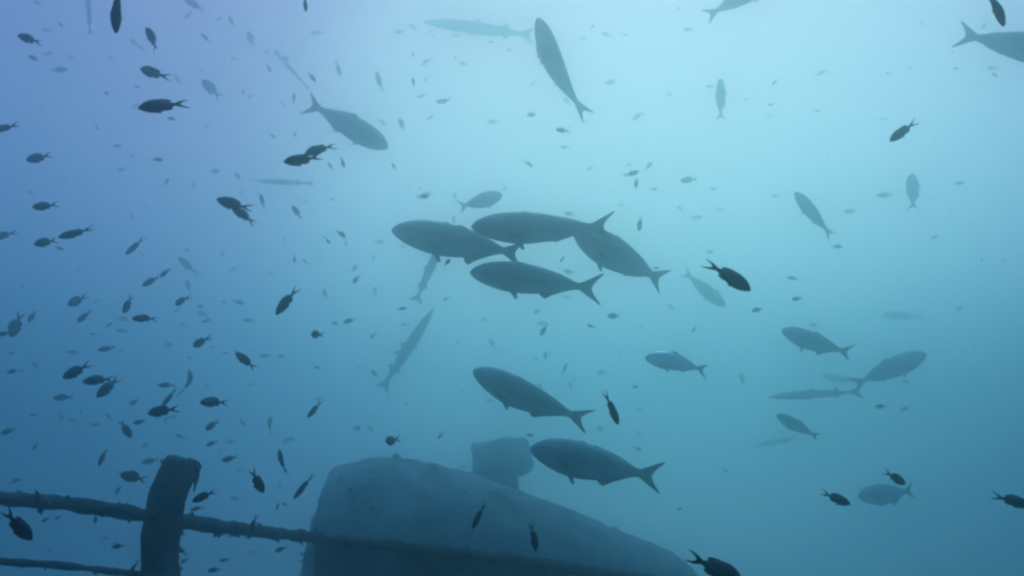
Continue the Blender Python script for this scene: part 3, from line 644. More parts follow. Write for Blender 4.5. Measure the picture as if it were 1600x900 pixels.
    ('damsel', -1.1554, 4.2401, 4.216, 0.0368, 0.72, -24.05, -152.5, 0.8, 0.0, 'right faint damselfish of a tiny pair left of the wreck cabin', 'dark damselfish scattered through the water'),
    ('damsel', -1.8551, 6.1653, 4.8931, 0.1574, 15.97, -71.77, -62.16, 0.9, 0.5, 'pale broad damselfish standing upright left of centre', 'dark damselfish scattered through the water'),
    ('damsel', -0.9386, 4.0147, 6.04, 0.0701, 2.37, 63.85, 47.78, 0.9, 0.0, 'small dim damselfish right of the black pair under the upper amberjack', 'dark damselfish scattered through the water'),
    ('damsel', -2.2495, 3.7514, 5.4236, 0.0437, -12.2, -11.7, -134.35, 0.9, 0.0, 'faint damselfish hanging under the touching pair near the left edge', 'dark damselfish scattered through the water'),
    ('damsel', -0.314, 3.6575, 5.3169, 0.0468, 25.47, -35.8, -40.06, 1.2, -0.25, 'small dim damselfish under the belly of the leading amberjack', 'dark damselfish scattered through the water'),
    ('damsel', -2.3081, 3.7102, 4.517, 0.0744, 7.28, 28.09, -140.35, 0.9, -0.5, 'dim damselfish at the left edge above the top rail', 'dark damselfish scattered through the water'),
    ('far', -3.6175, 5.1673, 7.9663, 0.0716, -35.18, -0.18, -160.96, 0.82, 1.0, 'tiny pale level fish just above the damselfish in the top left corner', 'far fish drifting in the pale water of the upper left'),
    ('far', -3.5274, 5.3231, 7.8962, 0.0633, 6.4, 27.75, 65.56, 0.94, -0.5, 'tiny pale slanting fish just left of the upright barracuda at the top edge', 'far fish drifting in the pale water of the upper left'),
    ('far', -2.7797, 4.0388, 6.7149, 0.074, -21.06, -19.56, -157.62, 0.98, 1.0, 'small dim slanting fish just below the damselfish in the top left corner', 'far fish drifting in the pale water of the upper left'),
    ('far', -3.7969, 5.8245, 7.8099, 0.1659, 15.24, -6.01, 8.79, 0.86, 0.5, 'small pale level fish below and right of the damselfish in the top left corner', 'far fish drifting in the pale water of the upper left'),
    ('far', -4.4123, 6.9152, 8.6706, 0.0781, 21.39, 10.87, 15.74, 0.98, 0.5, 'tiny barely visible level fish just right of the damselfish in the top left corner', 'far fish drifting in the pale water of the upper left'),
    ('far', -3.1322, 5.8445, 7.6633, 0.0655, 40.21, -12.35, 32.27, 0.93, 0, 'tiny pale level fish below and left of the damselfish over the long black one', 'far fish drifting in the pale water of the upper left'),
    ('far', -2.4424, 4.232, 6.6086, 0.0384, 43.22, 5.91, 46.51, 1.05, -0.5, 'tiny dim slanting fish just left of the damselfish over the long black one', 'far fish drifting in the pale water of the upper left'),
    ('far', -1.9903, 4.1795, 6.4004, 0.0587, -29.71, -9.03, -164.11, 0.97, 1.0, 'tiny dim level fish below and right of the long black damselfish', 'far fish drifting in the pale water of the upper left'),
    ('far', -3.2636, 5.6153, 7.1569, 0.0671, 18.17, 26.04, 75.88, 0.8, -0.5, 'tiny pale slanting fish above and right of the lone damselfish near the left edge', 'far fish drifting in the pale water of the upper left'),
    ('far', -2.3502, 5.5059, 7.4224, 0.2009, -38.01, -22.48, -125.16, 1.09, 0, 'small pale slanting fish just right of the long black damselfish', 'far fish drifting in the pale water of the upper left'),
    ('far', -2.5819, 5.5181, 8.217, 0.1769, -40.78, -12.73, -145.91, 0.86, 1.0, 'small pale slanting fish above and right of the head up damselfish at upper left', 'far fish drifting in the pale water of the upper left'),
    ('far', -2.4414, 5.4855, 7.8768, 0.1131, -11.06, -27.03, -134.98, 0.82, 0, 'small pale slanting fish just right of the head up damselfish at upper left', 'far fish drifting in the pale water of the upper left'),
    ('far', -3.8934, 8.1223, 9.2016, 0.1376, 37.21, 42.91, 54.0, 0.95, 0, 'small barely visible slanting fish just right of the damselfish over the long black one', 'far fish drifting in the pale water of the upper left'),
    ('far', -3.1797, 7.7409, 9.683, 0.165, -0.31, -63.1, -145.51, 1.05, 0, 'small barely visible upright fish just right of the head up damselfish at upper left', 'far fish drifting in the pale water of the upper left'),
    ('far', -2.7777, 7.3161, 9.1546, 0.1986, -61.25, -29.1, -98.2, 1.01, 0, 'small barely visible slanting fish just right of the head up damselfish at upper left', 'far fish drifting in the pale water of the upper left'),
    ('far', -2.9712, 7.4376, 8.9996, 0.1023, -19.93, 3.31, -145.38, 0.79, -0.5, 'tiny barely visible level fish just right of the damselfish over the long black one', 'far fish drifting in the pale water of the upper left'),
    ('far', -3.9103, 7.1346, 8.9802, 0.1307, -13.21, -48.47, -154.03, 0.92, 1.0, 'small barely visible slanting fish just left of the head up damselfish at upper left', 'far fish drifting in the pale water of the upper left'),
    ('far', -2.4819, 6.5138, 8.0285, 0.0832, -25.98, 36.38, 143.72, 0.97, 1.0, 'tiny pale slanting fish just right of the long black damselfish', 'far fish drifting in the pale water of the upper left'),
    ('far', -2.557, 4.6586, 6.4795, 0.0596, 29.94, -15.46, 35.41, 0.77, 0, 'tiny dim level fish below and left of the long black damselfish', 'far fish drifting at left between the touching pair and the shoal'),
    ('far', -2.1438, 4.3741, 6.2376, 0.0711, 6.82, -6.45, 27.73, 1.09, 0.5, 'small dim level fish just below the long black damselfish', 'far fish drifting at left between the touching pair and the shoal'),
    ('far', -2.6716, 6.524, 7.2229, 0.1081, 2.71, 12.83, -2.58, 1.07, 0.5, 'tiny pale level fish above and left of the overlapping damselfish pair', 'far fish drifting at left between the touching pair and the shoal'),
    ('far', -2.5883, 6.8987, 7.3479, 0.1037, -44.73, -44.02, -136.78, 0.86, 0, 'tiny pale slanting fish just above the overlapping damselfish pair', 'far fish drifting at left between the touching pair and the shoal'),
    ('far', -2.7358, 5.7935, 6.7614, 0.0864, 31.0, -38.91, -40.59, 0.87, 0, 'tiny pale slanting fish above and right of the pale narrow damselfish', 'far fish drifting at left between the touching pair and the shoal'),
    ('far', -3.0043, 7.0005, 6.4922, 0.2399, -30.1, -23.95, -116.36, 0.76, 1.0, 'small pale slanting fish just right of the small faint pair left of centre', 'far fish drifting at left between the touching pair and the shoal'),
    ('far', -3.3037, 8.5876, 7.212, 0.1029, -9.17, 69.81, 17.66, 1.06, 0, 'tiny barely visible upright fish just below the overlapping damselfish pair', 'far fish drifting at left between the touching pair and the shoal'),
    ('far', -3.1871, 8.704, 7.0598, 0.1291, -27.44, 17.98, 178.23, 0.78, 1.0, 'tiny barely visible level fish just below the overlapping damselfish pair', 'far fish drifting at left between the touching pair and the shoal'),
    ('far', -3.9581, 7.4042, 7.6721, 0.1198, -15.73, 20.03, -128.37, 0.92, -0.5, 'tiny barely visible level fish below and left of the long black damselfish', 'far fish drifting at left between the touching pair and the shoal'),
    ('far', -2.6315, 5.0576, 5.3846, 0.0613, 26.78, -53.05, 16.27, 0.82, 1.0, 'tiny dim slanting fish just above the dim damselfish above the trio', 'far fish among the damselfish shoal at the lower left'),
    ('far', -3.6954, 6.8858, 5.8089, 0.08, -3.82, 6.77, -143.23, 0.82, 0, 'tiny pale level fish above and left of the dim damselfish above the trio', 'far fish among the damselfish shoal at the lower left'),
    ('far', -3.4364, 6.8684, 5.8335, 0.1151, 10.19, -0.44, -160.09, 0.82, 0, 'small pale level fish above and right of the dim damselfish above the trio', 'far fish among the damselfish shoal at the lower left'),
    ('far', -2.6516, 6.5392, 5.959, 0.0776, 27.89, 6.39, -5.78, 1.04, 0, 'tiny pale level fish just right of the round damselfish seen from behind', 'far fish among the damselfish shoal at the lower left'),
    ('far', -3.5515, 8.8765, 6.5672, 0.1473, -17.63, -14.16, -174.21, 0.99, 0.5, 'small barely visible level fish below and right of the round damselfish seen from behind', 'far fish among the damselfish shoal at the lower left'),
    ('far', -2.0746, 5.2107, 5.4577, 0.0592, -1.41, -1.85, 12.6, 0.76, 1.0, 'tiny dim level fish just above the round dark damselfish', 'far fish among the damselfish shoal at the lower left'),
    ('far', -2.563, 6.8421, 6.0914, 0.0572, 16.15, 12.83, -142.84, 0.91, 0.5, 'tiny pale level fish above and right of the round dark damselfish', 'far fish among the damselfish shoal at the lower left'),
    ('far', -2.5561, 7.1746, 6.193, 0.1318, -1.35, 18.14, -6.83, 0.91, -0.5, 'small pale level fish just left of the damselfish with the thread thin tail', 'far fish among the damselfish shoal at the lower left'),
    ('far', -2.3895, 7.0537, 5.9794, 0.1249, -19.54, 2.59, -155.78, 0.84, 0.5, 'small pale level fish just above the damselfish slanting to its tail', 'far fish among the damselfish shoal at the lower left'),
    ('far', -3.7576, 6.6832, 5.598, 0.1191, -14.81, -4.21, 20.09, 0.94, 0, 'small pale level fish above and left of the tight damselfish trio', 'far fish among the damselfish shoal at the lower left'),
    ('far', -3.9717, 6.2032, 5.4729, 0.0776, 9.11, 0.32, 30.03, 0.8, 0.5, 'tiny pale level fish just below the large faint damselfish by the left edge', 'far fish among the damselfish shoal at the lower left'),
    ('far', -3.0131, 6.8457, 5.6943, 0.0578, -19.14, -60.57, -161.99, 0.78, 0, 'tiny pale slanting fish just left of the round dark damselfish', 'far fish among the damselfish shoal at the lower left'),
    ('far', -2.9324, 7.132, 5.6518, 0.0544, 4.5, 5.91, -4.05, 1.09, -0.5, 'tiny pale level fish below and left of the round dark damselfish', 'far fish among the damselfish shoal at the lower left'),
    ('far', -3.6337, 9.4954, 6.3342, 0.0994, 0.95, 9.24, -150.36, 0.76, -0.5, 'tiny barely visible level fish just right of the round dark damselfish', 'far fish among the damselfish shoal at the lower left'),
    ('far', -2.483, 6.7937, 5.6188, 0.0641, 18.05, 11.81, -137.37, 0.9, -0.5, 'tiny pale level fish just left of the damselfish slanting to its tail', 'far fish among the damselfish shoal at the lower left'),
    ('far', -2.321, 4.9239, 4.8624, 0.0719, -9.25, 33.52, -166.26, 1.07, 1.0, 'small dim slanting fish just above the dark diving damselfish of the shoal', 'far fish among the damselfish shoal at the lower left'),
    ('far', -3.4326, 6.8486, 5.068, 0.0921, -12.12, -43.75, -111.03, 0.93, 0.5, 'tiny pale slanting fish above and left of the dark diving damselfish of the shoal', 'far fish among the damselfish shoal at the lower left'),
    ('far', -2.3693, 5.1169, 4.7695, 0.0704, -25.14, 16.51, -167.37, 1.08, 0.5, 'small dim level fish above and right of the dark diving damselfish of the shoal', 'far fish among the damselfish shoal at the lower left'),
    ('far', -3.4886, 6.7349, 4.9862, 0.0889, 22.43, -8.29, 43.78, 0.89, 0, 'tiny pale level fish just above the head down damselfish by the post top', 'far fish among the damselfish shoal at the lower left'),
    ('far', -2.6948, 6.2657, 4.9622, 0.067, -3.54, 77.29, -119.87, 0.94, 0.5, 'tiny pale upright fish just below the damselfish carrying a narrow one', 'far fish among the damselfish shoal at the lower left'),
    ('far', -2.2133, 6.6039, 4.9931, 0.0841, 17.13, 46.51, 46.29, 0.84, 0.5, 'tiny pale slanting fish just right of the damselfish with the raised fin', 'far fish among the damselfish shoal at the lower left'),
    ('far', -2.6055, 4.374, 4.696, 0.0419, -11.3, 3.16, -165.59, 0.82, -0.5, 'tiny dim level fish below and left of the faint broad damselfish', 'far fish among the damselfish shoal at the lower left'),
    ('far', -4.987, 9.2936, 5.5159, 0.0943, -24.76, 73.27, -176.15, 0.83, 0, 'tiny barely visible slanting fish below and right of the faint broad damselfish', 'far fish among the damselfish shoal at the lower left'),
    ('far', -2.6749, 4.5629, 4.5501, 0.0538, 15.47, 70.95, -119.92, 0.79, 1.0, 'tiny dim slanting fish below and left of the faint broad damselfish', 'far fish around the bent post and rails'),
    ('far', -2.937, 6.5222, 4.7965, 0.0621, -11.1, 39.62, -161.96, 1.04, 0.5, 'tiny pale slanting fish below and right of the dark diving damselfish of the shoal', 'far fish around the bent post and rails'),
    ('far', -2.8409, 6.9444, 4.9185, 0.0967, -23.93, -9.6, -140.27, 0.96, 1.0, 'tiny pale level fish just above the bent post top', 'far fish around the bent post and rails'),
    ('far', -2.2461, 4.7182, 4.3234, 0.0603, 22.47, 64.83, -139.7, 1.06, 0, 'tiny dim slanting fish below and left of the ragged damselfish beside the bent post', 'far fish around the bent post and rails'),
    ('far', -2.9596, 4.8991, 4.3839, 0.0712, 24.18, -29.78, 24.33, 0.84, -0.5, 'small dim level fish just left of the top rail', 'far fish around the bent post and rails'),
    ('far', -2.4794, 7.5001, 4.6846, 0.0613, -5.15, 23.98, -157.31, 0.78, -0.5, 'tiny pale level fish above and left of the plump diving damselfish', 'far fish around the bent post and rails'),
    ('far', -3.0793, 9.1923, 4.5472, 0.0942, -0.54, -3.57, -176.41, 1.03, 0, 'tiny barely visible level fish below and left of the plump diving damselfish', 'far fish around the bent post and rails'),
    ('far', -3.0051, 6.2247, 4.077, 0.0555, 15.07, 18.76, -159.09, 0.79, 0, 'tiny pale level fish below and right of the top rail', 'far fish around the bent post and rails'),
    ('far', -3.3882, 6.2175, 3.9915, 0.0539, 20.81, 14.04, -147.24, 0.78, 0.5, 'tiny pale level fish just above the lower rail', 'far fish around the bent post and rails'),
    ('far', -2.643, 6.8837, 3.9609, 0.0816, 21.41, -8.85, -140.79, 0.97, -0.5, 'tiny pale level fish just right of the foot of the bent post', 'far fish around the bent post and rails'),
    ('far', -2.1236, 7.4831, 9.3621, 0.1562, -1.37, 1.34, -179.94, 0.96, 0, 'small barely visible level fish just above the upper amberjack heading down right', 'far fish near the upper amberjack and long top barracuda'),
    ('far', -1.6105, 6.4417, 8.241, 0.1716, 16.88, 36.05, 77.69, 0.93, 0, 'small pale upright fish just above the upper amberjack heading down right', 'far fish near the upper amberjack and long top barracuda'),
    ('far', -1.2504, 6.5829, 8.1743, 0.2133, -36.7, -31.44, -97.05, 0.8, 0.5, 'small pale upright fish above and right of the upper amberjack heading down right', 'far fish near the upper amberjack and long top barracuda'),
    ('far', -0.6452, 4.5335, 7.0766, 0.0413, -25.49, -32.86, -124.48, 0.77, 0, 'tiny dim slanting fish just left of the long top barracuda', 'far fish near the upper amberjack and long top barracuda'),
    ('far', -0.6432, 4.5747, 6.8961, 0.0635, -48.55, -46.99, -110.14, 0.87, 0, 'tiny dim upright fish above and right of the upper amberjack heading down right', 'far fish near the upper amberjack and long top barracuda'),
    ('far', -0.5779, 8.3706, 9.5553, 0.1266, -41.37, -24.89, 176.54, 1.02, -0.5, 'tiny barely visible level fish just below the long top barracuda', 'far fish near the upper amberjack and long top barracuda'),
    ('far', -0.561, 5.9013, 7.5521, 0.1593, -3.14, -5.58, 173.24, 0.77, 1.0, 'small pale level fish below and left of the long top barracuda', 'far fish near the upper amberjack and long top barracuda'),
    ('far', -1.5226, 8.3567, 8.7657, 0.1356, 25.4, 24.03, 47.68, 0.9, 1.0, 'tiny barely visible slanting fish just right of the upper amberjack heading down right', 'far fish near the upper amberjack and long top barracuda'),
    ('far', -1.0572, 6.8596, 7.8703, 0.1537, -61.0, -39.28, -110.1, 0.89, -0.5, 'small pale upright fish just right of the upper amberjack heading down right', 'far fish near the upper amberjack and long top barracuda'),
    ('far', -0.2206, 8.4771, 8.8258, 0.1572, -19.35, 2.27, -164.96, 0.9, 0.5, 'small barely visible level fish below and left of the steep narrow amberjack', 'far fish near the upper amberjack and long top barracuda'),
    ('far', -1.3053, 4.5563, 6.9275, 0.0826, 15.71, 22.94, 55.09, 0.98, 0, 'small dim slanting fish above and left of the upper amberjack heading down right', 'far fish near the upper amberjack and long top barracuda'),
    ('far', -1.7672, 5.7181, 7.4654, 0.1051, 63.13, -47.58, -68.84, 0.77, 0.5, 'small pale upright fish just above the black pair under the upper amberjack', 'far fish near the upper amberjack and long top barracuda'),
    ('far', -1.9982, 5.8688, 8.008, 0.0608, -26.15, 36.84, 166.01, 0.9, 0, 'tiny pale slanting fish above and left of the upper amberjack heading down right', 'far fish near the upper amberjack and long top barracuda'),
    ('far', -2.1095, 6.4958, 8.3665, 0.0877, -1.49, -26.18, -149.62, 0.96, 0, 'tiny pale slanting fish just above the black pair under the upper amberjack', 'far fish near the upper amberjack and long top barracuda'),
    ('far', -2.1526, 6.1465, 8.0466, 0.0961, 25.35, 49.48, 42.29, 0.79, 0, 'tiny pale slanting fish just right of the damselfish over the long black one', 'far fish near the upper amberjack and long top barracuda'),
    ('far', -2.1737, 6.4978, 7.5618, 0.0748, 37.5, 13.88, 38.88, 1.04, 1.0, 'tiny pale slanting fish above and left of the black pair under the upper amberjack', 'far fish near the upper amberjack and long top barracuda'),
    ('far', -1.8576, 6.1425, 7.3671, 0.0656, -5.39, -80.4, -139.68, 1.05, 1.0, 'tiny pale upright fish above and left of the black pair under the upper amberjack', 'far fish near the upper amberjack and long top barracuda'),
    ('far', -1.2138, 4.8715, 6.4397, 0.0689, -15.54, -29.37, -122.49, 0.82, 0, 'tiny dim slanting fish below and right of the black pair under the upper amberjack', 'far fish left of the central amberjack cluster'),
    ('far', -0.8489, 5.2419, 6.6201, 0.0695, -26.15, -31.54, -124.28, 0.84, -0.5, 'tiny dim slanting fish below and right of the upper amberjack heading down right', 'far fish left of the central amberjack cluster'),
    ('far', -1.2103, 4.979, 6.245, 0.0357, -27.61, -16.0, -132.04, 0.94, 0, 'tiny dim slanting fish just right of the thin level barracuda', 'far fish left of the central amberjack cluster'),
    ('far', -0.5905, 4.8521, 6.2107, 0.0874, 35.1, -8.83, 19.3, 1.04, 0, 'small dim level fish just above the leading amberjack of the cluster', 'far fish left of the central amberjack cluster'),
    ('far', -1.5139, 4.4749, 6.005, 0.0967, -18.93, -48.01, -103.55, 0.89, 0, 'small dim upright fish just right of the overlapping damselfish pair', 'far fish left of the central amberjack cluster'),
    ('far', -1.3288, 4.5798, 5.9787, 0.108, -2.89, -51.4, -162.21, 0.9, 0, 'small dim slanting fish just below the thin level barracuda', 'far fish left of the central amberjack cluster'),
    ('far', -1.0642, 4.6377, 5.866, 0.0895, 1.12, 42.33, 14.72, 0.92, 1.0, 'small dim slanting fish below and right of the thin level barracuda', 'far fish left of the central amberjack cluster'),
    ('far', -1.1857, 4.807, 5.8811, 0.0657, 13.09, 39.1, -5.04, 0.78, 1.0, 'tiny dim slanting fish below and right of the thin level barracuda', 'far fish left of the central amberjack cluster'),
    ('far', -1.4852, 5.1559, 5.8865, 0.0639, 56.4, 75.27, 75.45, 0.88, 0, 'tiny dim upright fish just above the damselfish with the thread thin tail', 'far fish left of the central amberjack cluster'),
    ('far', -1.9353, 7.0813, 6.5591, 0.0809, 5.38, -38.72, -166.38, 0.91, 0, 'tiny pale slanting fish above and right of the damselfish with the thread thin tail', 'far fish left of the central amberjack cluster'),
    ('far', -2.9127, 9.6134, 7.762, 0.1113, -42.62, -51.95, -109.57, 0.76, 0, 'tiny barely visible upright fish below and right of the overlapping damselfish pair', 'far fish left of the central amberjack cluster'),
    ('far', -1.7088, 9.3398, 7.409, 0.1355, 9.46, -80.21, 163.5, 0.8, 1.0, 'tiny barely visible upright fish below and left of the leading amberjack of the cluster', 'far fish left of the central amberjack cluster'),
    ('far', -0.9848, 4.8234, 5.6269, 0.0792, -30.82, 34.8, 142.2, 0.93, 0, 'tiny dim slanting fish above and right of the star shaped damselfish', 'far fish left of the central amberjack cluster'),
    ('far', -1.7256, 7.0532, 6.2298, 0.1056, -39.89, -72.7, -106.03, 0.86, 1.0, 'tiny pale upright fish just right of the damselfish with the thread thin tail', 'far fish around the hanging barracuda below the central cluster'),
    ('far', -0.7269, 5.0608, 5.503, 0.0747, -6.07, -5.57, 9.19, 0.78, 0, 'tiny dim level fish just above the long hanging barracuda', 'far fish around the hanging barracuda below the central cluster'),
    ('far', -1.0673, 5.1059, 5.4328, 0.1005, -29.07, 12.4, 163.5, 0.87, 0.5, 'small dim level fish just right of the star shaped damselfish', 'far fish around the hanging barracuda below the central cluster'),
    ('far', -1.56, 6.8746, 5.8997, 0.094, -30.11, -14.62, -139.95, 0.89, -0.5, 'tiny pale slanting fish above and right of the star shaped damselfish', 'far fish around the hanging barracuda below the central cluster'),
    ('far', -0.631, 7.3498, 6.2786, 0.0765, -3.91, 31.6, -153.91, 0.97, 1.0, 'tiny pale slanting fish below and right of the half hidden barracuda', 'far fish around the hanging barracuda below the central cluster'),
    ('far', -1.3156, 7.4148, 5.9353, 0.1062, -47.32, 29.19, 146.5, 1.01, 0, 'tiny pale slanting fish just left of the long hanging barracuda', 'far fish around the hanging barracuda below the central cluster'),
    ('far', -1.2645, 5.0947, 5.1166, 0.0424, 31.27, 9.19, 32.46, 1.09, 0, 'tiny dim level fish just below the star shaped damselfish', 'far fish around the hanging barracuda below the central cluster'),
    ('far', -2.1237, 6.7699, 5.5849, 0.1195, -3.5, 13.41, -137.06, 0.76, 0.5, 'small pale level fish just right of the damselfish slanting to its tail', 'far fish around the hanging barracuda below the central cluster'),
    ('far', -2.1831, 7.3826, 5.7222, 0.0911, 8.57, -7.27, 21.57, 0.96, 0, 'tiny pale level fish just right of the damselfish slanting to its tail', 'far fish around the hanging barracuda below the central cluster'),
    ('far', -0.3247, 9.5837, 6.6975, 0.1069, -31.16, -9.83, 179.28, 0.97, 0, 'tiny barely visible level fish below and left of the lowest amberjack of the cluster', 'far fish around the hanging barracuda below the central cluster'),
    ('far', -0.2389, 9.7306, 6.4247, 0.1807, -5.0, -53.72, 153.83, 0.98, 0, 'small barely visible slanting fish above and left of the amberjack above the deep bodied one', 'far fish around the hanging barracuda below the central cluster'),
    ('far', -1.5552, 8.9399, 5.8856, 0.1289, -37.6, -32.19, -125.28, 1.09, 0.5, 'tiny barely visible slanting fish below and left of the long hanging barracuda', 'far fish around the hanging barracuda below the central cluster'),
    ('far', -1.4767, 7.6387, 5.0884, 0.1121, 6.26, 5.28, -15.4, 1.07, 0.5, 'tiny pale level fish just left of the head on damselfish over the cabin', 'far fish around the hanging barracuda below the central cluster'),
    ('far', -0.2477, 9.3762, 5.6572, 0.1181, -26.46, 0.36, 176.67, 0.8, 0, 'tiny barely visible level fish just left of the amberjack above the deep bodied one', 'far fish around the hanging barracuda below the central cluster'),
    ('far', -0.4993, 5.6932, 4.7619, 0.0667, -30.11, 44.36, 154.55, 0.8, -0.5, 'tiny dim slanting fish just right of the head on damselfish over the cabin', 'far fish close above or before the wreck cabin'),
    ('far', -2.4077, 8.721, 5.1194, 0.1316, -5.67, 39.63, -167.2, 0.97, 0, 'small barely visible slanting fish just above the thin damselfish beside the cabin', 'far fish close above or before the wreck cabin'),
    ('far', -0.6494, 10.528, 5.0093, 0.1471, -17.54, 1.87, 4.28, 0.9, 0, 'tiny barely visible level fish just left of the wreck vent', 'far fish close above or before the wreck cabin'),
    ('far', -0.5558, 6.9542, 4.5291, 0.1504, -20.12, 2.15, 20.57, 1.08, 0, 'small pale level fish just right of the cabin top', 'far fish close above or before the wreck cabin'),
    ('far', 0.3273, 4.6336, 6.5771, 0.0987, -24.14, -20.22, 163.68, 0.88, -0.5, 'small dim level fish just below the steep narrow amberjack', 'far fish near the steep amberjack at the top'),
    ('far', 0.1747, 6.0625, 7.525, 0.1037, -27.09, 14.12, -166.92, 1.05, -0.5, 'tiny pale level fish below and left of the steep narrow amberjack', 'far fish near the steep amberjack at the top'),
    ('far', 1.1536, 8.3127, 9.2624, 0.1679, 35.78, 10.88, -31.5, 1.07, 0, 'small barely visible level fish just right of the steep narrow amberjack', 'far fish near the steep amberjack at the top'),
    ('far', 0.7342, 6.1752, 8.4926, 0.0611, -14.95, 8.61, 137.07, 0.98, 1.0, 'tiny pale slanting fish above and right of the steep narrow amberjack', 'far fish near the steep amberjack at the top'),
    ('far', 0.7874, 7.688, 9.4334, 0.0836, 27.15, -4.87, 11.4, 0.91, 0, 'tiny barely visible level fish above and right of the steep narrow amberjack', 'far fish near the steep amberjack at the top'),
    ('far', 0.1379, 6.2546, 7.1628, 0.1113, 19.38, 34.94, 11.72, 0.76, 0.5, 'small pale slanting fish above and right of the stubby amberjack', 'far fish in the bright water just above and right of the central cluster'),
    ('far', 0.8223, 5.0378, 6.4643, 0.1199, 1.27, -8.18, -28.06, 0.87, -0.5, 'small dim level fish just above the right end amberjack of the cluster', 'far fish in the bright water just above and right of the central cluster'),
    ('far', 1.3248, 7.0979, 7.5547, 0.1352, 3.17, -16.67, -49.8, 0.92, 0.5, 'small pale slanting fish just above the right end amberjack of the cluster', 'far fish in the bright water just above and right of the central cluster'),
    ('far', 0.8471, 4.9989, 6.3634, 0.0778, -19.03, -79.5, 17.92, 0.98, 0, 'tiny dim upright fish just above the right end amberjack of the cluster', 'far fish in the bright water just above and right of the central cluster'),
    ('far', 1.5664, 8.1662, 7.8063, 0.1101, 23.22, 0.96, -6.91, 0.82, 0.5, 'tiny barely visible level fish just above the right end amberjack of the cluster', 'far fish in the bright water just above and right of the central cluster'),
    ('far', 1.5484, 6.3852, 7.0679, 0.1723, -6.42, -10.37, 145.71, 0.94, 0, 'small pale level fish just below the upright faint amberjack high up', 'far fish in the bright water just above and right of the central cluster'),
    ('far', 1.3427, 9.014, 7.9877, 0.0905, 1.59, 7.54, -173.14, 0.97, -0.5, 'tiny barely visible level fish just right of the top amberjack of the cluster', 'far fish in the bright water just above and right of the central cluster'),
    ('far', 0.7992, 4.6488, 5.9349, 0.0995, -64.27, 56.39, 98.05, 0.84, 0, 'small dim upright fish just above the right end amberjack of the cluster', 'far fish in the bright water just above and right of the central cluster'),
    ('far', 0.9284, 8.7974, 8.3716, 0.1253, 7.68, -13.23, -32.61, 0.81, 0, 'tiny barely visible slanting fish above and right of the top amberjack of the cluster', 'far fish in the bright water just above and right of the central cluster'),
    ('far', 2.3546, 9.5211, 8.0425, 0.1811, 9.41, 6.36, -20.66, 0.83, 0, 'small barely visible level fish above and left of the plump black fork tailed damselfish', 'far fish in the bright water just above and right of the central cluster'),
    ('far', 0.3629, 5.4217, 5.9838, 0.0634, -33.61, 53.69, 171.98, 0.81, 0.5, 'tiny dim slanting fish below and right of the top amberjack of the cluster', 'far fish in the bright water just above and right of the central cluster'),
    ('far', 0.1405, 5.5575, 5.9288, 0.0774, 17.7, 5.06, 20.09, 0.81, -0.5, 'tiny dim level fish just above the lowest amberjack of the cluster', 'far fish in the bright water just above and right of the central cluster'),
    ('far', 0.8906, 4.6905, 5.653, 0.0438, 23.98, -7.61, -7.85, 0.8, 1.0, 'tiny dim level fish just right of the right end amberjack of the cluster', 'far fish in the bright water just above and right of the central cluster'),
    ('far', 0.2335, 5.6716, 5.5237, 0.1069, -4.0, 60.37, 175.75, 0.96, 0.5, 'small dim slanting fish just below the lowest amberjack of the cluster', 'far fish between the central cluster and the silver amberjack'),
    ('far', 0.6819, 5.1491, 5.4759, 0.1025, -6.25, -9.22, 151.49, 1.06, 0.5, 'small dim level fish just below the right end amberjack of the cluster', 'far fish between the central cluster and the silver amberjack'),
    ('far', 0.5744, 5.6194, 5.5336, 0.0701, -13.37, -12.86, -163.98, 0.87, 1.0, 'tiny dim level fish below and right of the lowest amberjack of the cluster', 'far fish between the central cluster and the silver amberjack'),
    ('far', 1.5806, 4.9601, 5.4645, 0.0857, -15.01, -0.19, 139.72, 1.01, 0.5, 'small dim level fish below and right of the plump black fork tailed damselfish', 'far fish between the central cluster and the silver amberjack'),
    ('far', 0.2491, 7.5072, 6.2035, 0.0984, -27.51, 32.5, 176.42, 0.83, 0.5, 'tiny pale slanting fish just below the lowest amberjack of the cluster', 'far fish between the central cluster and the silver amberjack'),
    ('far', 0.8828, 5.7409, 5.1169, 0.0638, -14.5, 13.89, -23.09, 1.08, 0.5, 'tiny dim level fish above and right of the slim diving damselfish', 'far fish between the central cluster and the silver amberjack'),
    ('far', 0.3355, 7.9196, 5.8474, 0.1121, 55.53, -75.75, 111.99, 0.95, 0.5, 'tiny pale upright fish just above the amberjack above the deep bodied one', 'far fish between the central cluster and the silver amberjack'),
    ('far', 0.2829, 9.9311, 6.2918, 0.1085, 6.07, 29.27, 2.3, 0.79, 0, 'tiny barely visible slanting fish just above the amberjack above the deep bodied one', 'far fish between the central cluster and the silver amberjack'),
    ('far', 0.5236, 7.8785, 5.7072, 0.1427, -4.29, -62.51, -26.61, 0.77, 0, 'small pale slanting fish above and right of the amberjack above the deep bodied one', 'far fish between the central cluster and the silver amberjack'),
    ('far', 0.4897, 10.1819, 6.4006, 0.1111, -24.19, -72.09, -128.75, 0.91, -0.5, 'tiny barely visible upright fish just above the amberjack above the deep bodied one', 'far fish between the central cluster and the silver amberjack'),
    ('far', 0.3431, 9.4721, 5.8352, 0.1324, -9.55, -54.54, 147.41, 0.85, 0, 'tiny barely visible slanting fish above and right of the amberjack above the deep bodied one', 'far fish between the central cluster and the silver amberjack'),
    ('far', 1.7704, 7.543, 6.0328, 0.0935, -50.36, 39.3, 111.63, 0.81, -0.5, 'tiny pale slanting fish above and right of the silver amberjack', 'far fish between the central cluster and the silver amberjack'),
    ('far', 0.7811, 10.5462, 6.0518, 0.15, -25.64, -44.97, -122.54, 0.98, -0.5, 'tiny barely visible upright fish just right of the amberjack above the deep bodied one', 'far fish between the central cluster and the silver amberjack'),
